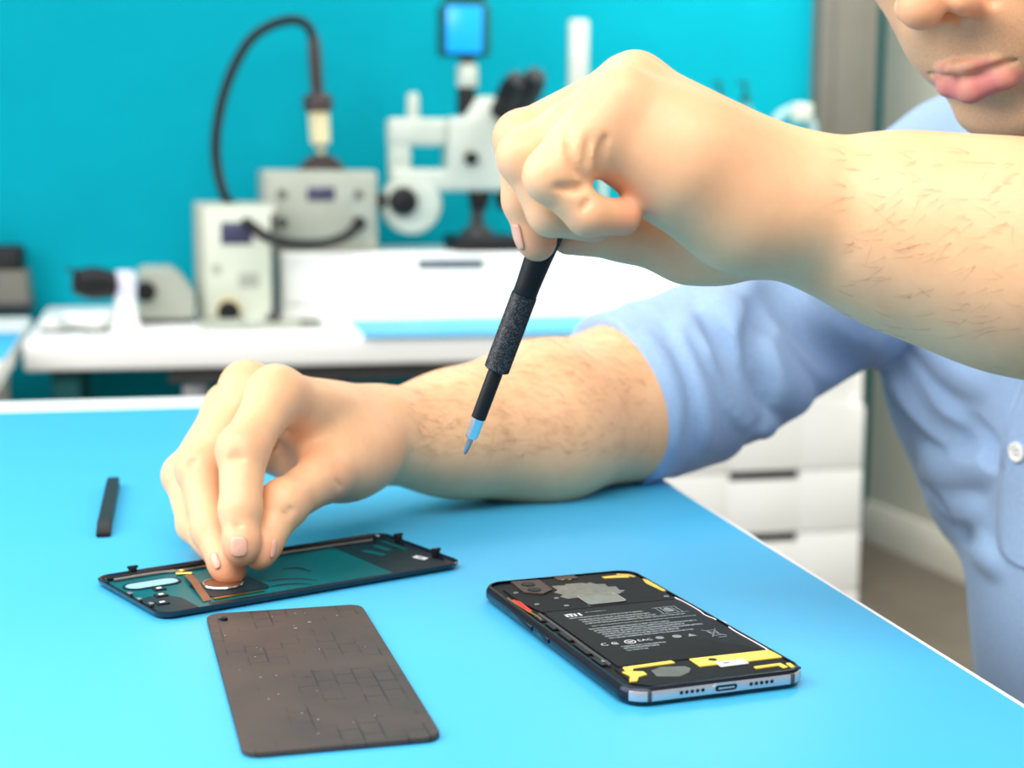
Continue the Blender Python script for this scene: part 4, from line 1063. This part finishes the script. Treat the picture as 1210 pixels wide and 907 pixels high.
for c_ in (TH, IX, MD, RG, PK, LP, LR, LMF, LI, LT):
    for i, (x, y, d_, r) in enumerate(c_):
        if i == 0: spot(P(x, y, d_), r * 1.8, 0.35)
        else: spot(P(x, y, d_), r * (2.4 if i == 3 else 1.7), (0, 0.6, 0.5, 1.0)[i])
spot(h_(0, 108, -18), 26, 0.75); spot(h_(-14, 98, -24), 16, 0.7); spot(h_(14, 98, -24), 16, 0.7)
for s in (-1, 1): spot(h_(s * 36, 70, -14), 34, 0.4); spot(h_(s * 80, -4, 6), 34, 0.6)
hl = (bv - HO) @ HA.T
near_head = (np.abs(hl) < 130).all(1)
dl_ = np.full(len(bv), 99.0)
for c_ in [Cone(up_l[i], up_l[i + 1], ru[i] - .9, ru[i + 1] - .9, 1) for i in range(6)] + [Cone(lo_l[i], lo_l[i + 1], rlo[i] - .2, rlo[i + 1] - .2, 1) for i in range(4)]:
    dl_[near_head] = np.minimum(dl_[near_head], c_(bv[near_head]))
lip = np.clip(1 - (dl_ - 0.5) / 1.4, 0, 1)
stub = np.where(near_head, np.clip((-28 - hl[:, 2]) / 14, 0, 1) * np.clip((hl[:, 1] + 15) / 25, 0, 1) * np.clip((hl[:, 2] + 118) / 20, 0, 1), 0) * (1 - lip)
sk = Mat('skin', (232, 178, 138), 0.46, 0, 0.4, Subsurface_Weight=0.22, Subsurface_Scale=0.006)
sk.b.inputs['Subsurface Radius'].default_value = (1.0, 0.4, 0.25)
at = lambda n: sk.n('ShaderNodeAttribute', attribute_name=n).outputs['Fac']
sv = sk.coords((1, 1, 1))
c0_ = sk.mix(sk.ramp(sk.noise(28, 4, 0.6, sv), 0.3, 0.72), lin((238, 190, 144)), lin((228, 172, 130)))
fine = sk.ramp(sk.noise(260, 3, 0.6, sv), 0.42, 0.62)
c0_ = sk.mix(sk.mix(0.12, (0, 0, 0, 1), fine), c0_, lin((216, 158, 120)))
c0_ = sk.mix(at('tint'), c0_, lin((226, 138, 108)))
stn = sk.n('ShaderNodeMath', operation='MULTIPLY'); sk.l(at('stub'), stn.inputs[0])
stv = sk.n('ShaderNodeMapRange'); sk.l(sk.noise(1100, 2, 0.5, sv), stv.inputs[0]); stv.inputs[1].default_value = 0.35; stv.inputs[2].default_value = 0.7; stv.inputs[3].default_value = 0.2; stv.inputs[4].default_value = 0.42
sk.l(stv.outputs[0], stn.inputs[1])
c0_ = sk.mix(stn.outputs[0], c0_, lin((140, 108, 88)))
c0_ = sk.mix(at('lip'), c0_, lin((200, 118, 112)))
sk.color(c0_)
sk.bump(sk.noise(900, 3, 0.6, sv), 0.12, 0.0004)
MT['skin'] = sk.m
body = fobj('body', bv, bq, sk.m, man, {'tint': tint, 'lip': lip, 'stub': stub})

# nails
MT['nail'] = mottled('fingernail', (228, 172, 148), (222, 162, 138), 0.25, 200, 0.5)


def nail(px, py, along_px, w, l, side=0.0):
    c, c2 = BD.hits([(px, py), along_px])
    n = BD.grads(c[None])[0]; t = c2 - c; t = t - n * (t @ n); t /= np.linalg.norm(t); b = np.cross(n, t)
    if side: n, b = n * math.cos(side) + b * math.sin(side), b * math.cos(side) - n * math.sin(side)
    S = np.linspace(-1, 1, 11); UU = np.linspace(-1, 1, 11); p = []; lift = []
    for s in S:
        hw = w * (math.sqrt(max(1 - ((s - 0.45) / 0.62) ** 2, 0.05)) if s > 0.45 else 1) * (math.sqrt(max(1 - ((-0.6 - s) / 0.5) ** 2, 0.1)) if s < -0.6 else 1)
        for u in UU: p.append(c + t * (s * l) + b * (u * hw) + n * 2.0); lift.append(0.3 + 0.25 * (1 - u * u))
    p = np.array(p); lift = np.array(lift)
    for _ in range(4): p = p - BD.grads(p) * (BD.eval(p) - lift)[:, None]
    m = M().rows(list(p.reshape(11, 11, 3)), False, False, False); o = obj('fingernail', m, MT['nail'], body, angle=0)
    so = o.modifiers.new('thickness', 'SOLIDIFY'); so.thickness = 0.0005; so.offset = 0


nail(282, 646, (283, 656), 4.9, 5.4)
nail(254, 662, (260, 675), 2.4, 4.6)
nail(323, 648, (321, 660), 1.6, 4.6)
nail(613, 281, (617, 294), 2.2, 5.0)
# ------------------------------------------------------------------ hair, eyes (above the frame, seen only from elsewhere)
MT['hair'] = mottled('brown_hair', (62, 44, 32), (80, 58, 42), 0.5, 180, 0.4)
HR = Field(); HR.base = [Ell(h_(0, -20, 52), (79, 98, 82), 8, HA)]
HR.carve = [Ell(h_(0, 96, -12), (90, 66, 74), 14, HA), Ell(h_(0, 20, -70), (120, 90, 70), 14, HA)]
hv, hq = surface(HR, HO - 150, HO + 170, 3.0)
fobj('hair', relax(hv, hq, 3), hq, MT['hair'], man)
MT['eye'] = mottled('eye_white', (236, 232, 228), (240, 236, 232), 0.15, 50, 0.5)
for s in (-1, 1):
    e = obj('eye', M().lathe([(0.3, -12)] + [(12 * math.sin(t), -12 * math.cos(t)) for t in np.linspace(0.2, 2.94, 14)] + [(0.3, 12)], Frame(h_(s * 31, 72.5, 19), Lh, Uh, Fh), 20), MT['eye'], man, angle=0)
    obj('iris', M().lathe([(5.6, 10.6), (5.4, 11.9), (0.2, 12.3)], Frame(h_(s * 31, 72.5, 19), Lh, Uh, Fh), 20), MT['brown_black'], e)

# ------------------------------------------------------------------ shirt
SHF = Field()
cuff_a = P(722, 474, 948); ax = cuff_a - EL_R; ax /= np.linalg.norm(ax)
# torso
SHF.base += [Cone(SH_R + A3(10, -12, -4), NECK + A3(0, 0, -14), 58, 60, 40), Cone(SH_L + A3(0, 10, 0), NECK + A3(0, 0, -14), 58, 60, 40),
             Cone(A3(308, 1068, 112), A3(333, 1056, 45), 74, 75, 30), Cone(A3(333, 1056, 45), A3(352, 1048, -10), 75, 74, 20), Cone(A3(352, 1048, -10), A3(398, 1042, -48), 72, 76, 12), Cone(A3(398, 1042, -48), A3(412, 1040, -160), 76, 78, 12), Cone(A3(412, 1040, -160), A3(408, 1030, -260), 78, 86, 30),
             Cone(A3(352, 945, 100), A3(388, 955, -90), 72, 86, 50), Cone(A3(388, 955, -90), A3(416, 965, -260), 86, 96, 50),
             Cone(A3(400, 838, 110), A3(452, 890, -110), 74, 82, 50), Cone(A3(452, 890, -110), A3(470, 900, -260), 82, 92, 50)]
# sleeves: rolled cuff, then the loose sleeve up to the shoulder
sl0 = cuff_a - ax * 34
SHF.groups.append(([Cyl(cuff_a, cuff_a - ax * 40, 54.0, 54.0, 2, 2.0), Cyl(cuff_a - ax * 26, cuff_a - ax * 66, 55.5, 55, 2.5, 2.5), Cone(cuff_a - ax * 56, EL_R + A3(0, 0, 6), 48, 49, 6), Cone(EL_R + A3(0, 0, 6), SH_R, 50, 70, 20)], 8))
SHF.groups.append(([Cyl(EL_L + A3(10, 30, 8), EL_L + A3(34, 100, 26), 56, 58, 2, 2), Cone(EL_L + A3(24, 70, 18), SH_L, 56, 66, 20)], 14))
SHF.carve.append(Cone(P(640, 499, 905), cuff_a + ax * 22, 50.0, 50.0, 0.8))
SHF.carve.append(Cone(P(1212, 306, 578), EL_L + A3(20, 60, 16), 38, 49, 0.8))
SHF.carve.append(Cone(NECK + A3(-14, -6, 16), NECK + A3(-40, -20, 90), 56, 60, 4))


def folds(lines, raised=True):       # (view points, thickness, sink, blend): soft ridges or hollows laid along the cloth
    lines = [([tuple(q) for q in smooth(l[0], 5)],) + tuple(l[1:]) for l in lines]
    pp = [p for l in lines for p in l[0]]; H3 = SHF.hits(pp); ok = np.isfinite(H3[:, 0]); G = np.zeros_like(H3); G[ok] = SHF.grads(H3[ok], 1.0); i = 0; out = []
    for pts, r, sink, k in lines:
        q, g = H3[i:i + len(pts)], G[i:i + len(pts)]; o = ok[i:i + len(pts)]; i += len(pts); n_ = len(pts)
        rr = [r * (0.35 + 0.65 * math.sin(math.pi * (j + 0.5) / n_) ** 0.6) for j in range(n_)]
        q = q + g * (np.array([(-sink - (r - x) * 0.4 if raised else sink + (r - x) * 1.2) for x in rr])[:, None])
        for j in range(n_ - 1):
            if o[j] and o[j + 1] and np.linalg.norm(q[j] - q[j + 1]) < 90: out.append(Cone(q[j], q[j + 1], rr[j], rr[j + 1] + 1e-3, k))
    (SHF.ridge if raised else SHF.carve).extend(out)


RDG = [(((800, 384), (821, 432), (835, 490), (838, 530)), 4, 2.4, 7), (((760, 392), (786, 430), (800, 480), (798, 536)), 4, 2.8, 6), (((806, 372), (836, 420), (872, 470), (896, 508)), 5, 3, 10), (((850, 350), (880, 400), (920, 450), (950, 480)), 6, 4, 16), (((896, 496), (908, 508)), 4, 2, 10),
       (((1040, 380), (1062, 430), (1096, 478), (1140, 520)), 7, 4, 18), (((1100, 540), (1130, 560), (1170, 545)), 7, 3, 16), (((1098, 560), (1130, 594), (1160, 604)), 7, 4, 14),
       (((1075, 360), (1120, 420), (1160, 450)), 6, 4, 18), (((1150, 640), (1180, 668)), 5, 3, 12)]
GRV = [(((815, 388), (848, 450), (890, 506)), 1.8, 1.0, 6), (((905, 345), (895, 400), (905, 470)), 2.5, 1.2, 14), (((838, 380), (866, 440), (900, 500)), 2.0, 1.2, 10),
       (((916, 332), (940, 372), (984, 418), (1040, 448)), 4, 2, 16), (((1056, 430), (1096, 500), (1150, 528)), 3.5, 1, 12), (((1150, 500), (1168, 525), (1172, 545)), 3.5, 1, 10),
       (((1090, 575), (1120, 612), (1150, 640)), 3.0, 1, 10)]
folds(RDG); folds(GRV, False)
PK_ = [((1224, 262), (1222, 300), (1218, 345), (1213, 390), (1207, 440), (1204, 461), (1190, 496), (1185, 535), (1181, 582), (1181, 640), (1186, 655), (1196, 664), (1212, 671))]
folds([(((1042, 158), (1060, 160), (1078, 168), (1092, 176)), 1.0, 0.2, 1.5)], False)
sv_, sq_ = surface(SHF, A3(0, 680, -300), A3(620, 1300, 330), 2.0 if MODE_H < 1.5 else 2.6)
sh_ = Mat('blue_chambray', (120, 156, 208), 0.8, 0, 0.15, Sheen_Weight=0.25)
va = sh_.coords((260, 260, 2600)); vb = sh_.coords((2200, 2200, 220)); vc = sh_.coords((1, 1, 1))
w1 = sh_.noise(1.0, 2, 0.5, va); w2 = sh_.noise(1.0, 2, 0.5, vb)
wv = sh_.mix(0.5, w1, w2)
sh_.color(sh_.mix(sh_.ramp(wv, 0.35, 0.65), lin((134, 164, 202)), lin((160, 186, 218))))
sh_.bump(wv, 0.25, 0.0004)
MT['shirt'] = sh_.m
shirt = fobj('shirt', relax(sv_, sq_, 2), sq_, MT['shirt'], man)
# placket: a second layer of cloth down the front
Lp = smooth([(p[0], p[1]) for p in PK_[0]], 4); g_ = []
for x, y in Lp:
    xe = 1262 if y < 655 else 1262
    g_.append([(x + (xe - x) * t, y) for t in np.linspace(0, 1, 9)])
hp_ = SHF.hits([p for r_ in g_ for p in r_]); hn = SHF.grads(hp_, 1.5); hp_ = hp_ + hn * 1.0
pk = obj('placket', M().rows(list(hp_.reshape(len(g_), 9, 3)), False, False, False), MT['shirt'], shirt, angle=0)
so_ = pk.modifiers.new('thickness', 'SOLIDIFY'); so_.thickness = 0.0016; so_.offset = 0
# stitched seam beside the placket edge
st_ = SHF.hits([(x + 5, y) for x, y in Lp]); st_ = st_ + SHF.grads(st_, 1.5) * 1.8
obj('stitching', M().tube(st_, 0.25, 6), MT['shirt'], pk)
# buttons on the placket
MT['button'] = mottled('white_button', (236, 236, 232), (228, 228, 226), 0.25, 90, 0.5)
for x, y in ((1205, 533),):
    b0 = SHF.hits([(x, y)])[0]
    if not np.isfinite(b0[0]): continue
    n_ = SHF.grads(b0[None], 1.5)[0]; bf = along(b0 + n_ * 1.6, b0 + n_ * 3)
    bo = obj('button', M().lathe([(0.3, 0.2), (5.6, 0.2), (6.0, 1.0), (5.8, 2.0), (4.6, 2.3), (4.0, 1.7), (0.2, 1.6)], bf, 28), MT['button'], shirt)
    for i, j in ((1, 1), (1, -1), (-1, 1), (-1, -1)): obj('thread_hole', M().lathe([(0.65, 1.5), (0.65, 1.75), (.05, 1.75)], bf.at((i * 1.3, j * 1.3, 0)), 10), MT['dark_grey'], bo)
# collar: a band round the neck folded down on the outside
nx = h_(0, -16, -46) - NECK; nx /= np.linalg.norm(nx); nb = NECK + nx * 34 + A3(2, 2, 0); NFm = along(nb, nb + nx); cv_ = []
ang = np.linspace(0, 2 * math.pi, 61)[3:-3]
fdv = A3(-0.75, -0.66, 0); front = math.atan2(fdv @ NFm.A[1], fdv @ NFm.A[0])
rows = []
for r, z in ((70, -14), (66, 4), (63, 22), (65, 26), (69, 23), (77, 6), (87, -16), (91, -23)):
    tip = np.clip(1 - np.minimum(np.abs(ang), np.abs(2 * math.pi - ang)) / 0.7, 0, 1)
    rows.append(NFm(np.stack([(r + (tip * 8 if r > 70 else 0)) * np.cos(ang + front), (r + (tip * 8 if r > 70 else 0)) * np.sin(ang + front), z - (tip * 26 if r > 70 else tip * 6)], 1)))
cl = obj('collar', M().rows(rows, False, False, False), MT['shirt'], man, angle=0)
so_ = cl.modifiers.new('thickness', 'SOLIDIFY'); so_.thickness = 0.0016

# trousers, mostly hidden behind the table
TRF = Field(); k0 = A3(40, 905, -240); k1 = A3(90, 800, -240)
TRF.base = [Cone(A3(415, 1010, -270), A3(450, 900, -270), 92, 92, 30), Cone(A3(400, 1020, -300), k0, 88, 66, 30), Cone(A3(440, 900, -300), k1, 88, 66, 30), Cone(k0, k0 + A3(40, 10, -420), 60, 50, 20), Cone(k1, k1 + A3(40, -10, -420), 60, 50, 20), Cone(A3(410, 1010, -225), A3(450, 920, -225), 80, 80, 30)]
tv_, tq_ = surface(TRF, A3(-60, 680, -720), A3(600, 1180, -120), 6.0)
MT['trousers'] = mottled('dark_trousers', (20, 20, 24), (26, 26, 30), 0.8, 60, 0.2)
fobj('trousers', relax(tv_, tq_, 2), tq_, MT['trousers'], man)

# fine hair on the forearms
MT['arm_hair'] = mottled('arm_hair', (120, 80, 52), (96, 62, 42), 0.5, 100, 0.3)


def arm_hair(n, region, flow, length, name_seed):
    rg = np.random.default_rng(name_seed); px = np.stack([rg.uniform(region[0], region[2], n), rg.uniform(region[1], region[3], n)], 1)
    q = BD.hits(px); ok = np.isfinite(q[:, 0]) & (q[:, 1] < 1000) & (q[:, 1] < flow[2]); q = q[ok]; g = BD.grads(q)
    f = flow[0] + rg.normal(0, 0.35, (len(q), 3)); f = f - g * (f * g).sum(1)[:, None]; f /= np.linalg.norm(f, axis=1)[:, None]
    L = rg.uniform(0.6, 1.2, len(q)) * length; bend = rg.normal(0, 0.25, (len(q), 1)) * np.cross(g, f); m = M()
    V_, F_ = [], []
    for i in range(len(q)):
        p0 = q[i] - g[i] * 0.3; p1 = q[i] + f[i] * L[i] * 0.5 + g[i] * 0.9 + bend[i] * L[i] * 0.3; p2 = q[i] + f[i] * L[i] + g[i] * 0.7 + bend[i] * L[i]
        sx = np.cross(f[i], g[i]); b_ = len(V_)
        for p, r in ((p0, 0.05), (p1, 0.04)):
            V_ += [p + sx * r, p - sx * r * 0.5 + g[i] * r, p - sx * r * 0.5 - g[i] * r]
        V_.append(p2)
        for k in range(3): F_.append((b_ + k, b_ + (k + 1) % 3, b_ + 3 + (k + 1) % 3, b_ + 3 + k)); F_.append((b_ + 3 + k, b_ + 3 + (k + 1) % 3, b_ + 6))
    m.add(np.array(V_), F_); return m


hr = arm_hair(1000, (490, 385, 776, 540), (A3(-0.75, -0.45, 0.25), 0, 990), 11, 3)
h2 = arm_hair(150, (1000, 178, 1210, 400), (A3(-0.9, 0.1, -0.25), 0, 620), 9, 5)
hr.add(np.concatenate(h2.v), h2.f)
ah = obj('arm_hair', hr, MT['arm_hair'], body, angle=0); ah['kind'] = 'stuff'
# ------------------------------------------------------------------ screwdriver
sa, sb = P(549.5, 536, 612), P(652, 262, 600)
SF = along(sa, sb); SL = np.linalg.norm(sb - sa); pxs = SL / math.hypot(102.5, 274)
sd = thing('screwdriver', 'black precision screwdriver with knurled grip and steel bit held in the upper hand', 'screwdriver', sa)
obj('bit', M().rows([SF(rrect(w, t, 0.2, z * pxs, 3)) for z, w, t in ((0, 1.2, .7), (2, 2.0, 1.0), (10, 2.1, 1.8), (24, 2.1, 2.0))]), MT['steel'], sd)
m = M(); m.lathe([(2.2, 21 * pxs), (2.6, 23 * pxs), (2.6, 47 * pxs), (2.0, 49 * pxs)], SF, 6)
obj('bit_holder', m, MT['chrome'], sd, flat=True)
obj('shaft', M().lathe([(2.2, 46 * pxs), (2.9, 47 * pxs), (3.0, 104 * pxs), (2.6, 110 * pxs)], SF, 28), MT['black'], sd)
q = Mat('knurled_rubber', (26, 26, 28), 0.45, 0, 0.5)
q.color(q.mix(q.ramp(q.noise(1500, 1, 0.5), 0.5, 0.62), lin((16, 16, 18)), lin((74, 74, 78))))
MT['knurl'] = q.m
# knurled grip: real diamond relief
nz, na = 110, 84; rings = []
for i in range(nz + 1):
    z = 108 * pxs + (203 - 108) * pxs * i / nz; a = np.arange(na) * 2 * math.pi / na
    e = 0.24 * (np.sign(np.sin(21 * a + i * 1.05)) * np.sign(np.sin(21 * a - i * 1.05)) > 0)
    end = 0.9 if i < 2 else 0
    r = 4.75 + e - end * (1 - i / 2.0)
    rings.append(SF(np.stack([r * np.cos(a), r * np.sin(a), np.full(na, z)], 1)))
obj('grip', M().rows(rings), MT['knurl'], sd, angle=80)
obj('handle', M().lathe([(4.4, 202 * pxs), (4.7, 203.5 * pxs), (4.7, 215 * pxs), (5.2, 245 * pxs), (6.0, 275 * pxs), (6.4, 292 * pxs), (6.2, 300 * pxs), (0.2, 301 * pxs)], SF, 36), MT['black'], sd)

# ------------------------------------------------------------------ camera and light
cd = bpy.data.cameras.new('camera'); co = bpy.data.objects.new('camera', cd); COL.objects.link(co)
R_ = Matrix((RT.tolist(), UP.tolist(), (-FW).tolist())).transposed().to_4x4()
co.matrix_world = Matrix.Translation(world(CAM)) @ R_
cd.sensor_width = 36.0; cd.lens = FPX / W * 36.0; cd.clip_start = 0.02; cd.clip_end = 60
cd.dof.use_dof = True; cd.dof.focus_distance = 0.64; cd.dof.aperture_fstop = 9.2
SC.camera = co


def area(name, loc, target, size, sy, power, color=(1, 1, 1)):
    l = bpy.data.lights.new(name, 'AREA'); l.shape = 'RECTANGLE'; l.size = size; l.size_y = sy; l.energy = power; l.color = color
    o = bpy.data.objects.new(name, l); COL.objects.link(o); o.location = world(loc)
    o.rotation_euler = (Vector(world(target)) - Vector(world(loc))).to_track_quat('-Z', 'Y').to_euler(); return o


area('window_light', (-1700, 350, 1100), (150, 950, 0), 1.8, 1.6, 52, (1.0, 0.99, 0.97))
area('ceiling_panel_light', (-100, -350, 1500), (50, 720, 50), 1.8, 1.0, 40, (1.0, 0.97, 0.92))
area('ceiling_panel_light', (-600, 2400, 1750), (-600, 2600, 0), 1.6, 0.6, 20, (1.0, 0.98, 0.95))
area('wall_fill_light', (760, 2750, 1500), (1260, 3150, 500), 0.7, 0.7, 34, (1.0, 0.98, 0.93))  # unseen fill lamp, added to brighten the right wall
wd = bpy.data.worlds.new('world'); SC.world = wd; wd.use_nodes = True
wd.node_tree.nodes['Background'].inputs[0].default_value = (0.92, 0.96, 1.0, 1); wd.node_tree.nodes['Background'].inputs[1].default_value = 0.5
vs = SC.view_settings; vs.view_transform = 'Standard'; vs.look = 'None'; vs.gamma = 1.0; vs.exposure = 0.05; vs.use_curve_mapping = False
SC.cycles.max_bounces = 6; SC.cycles.use_denoising = True
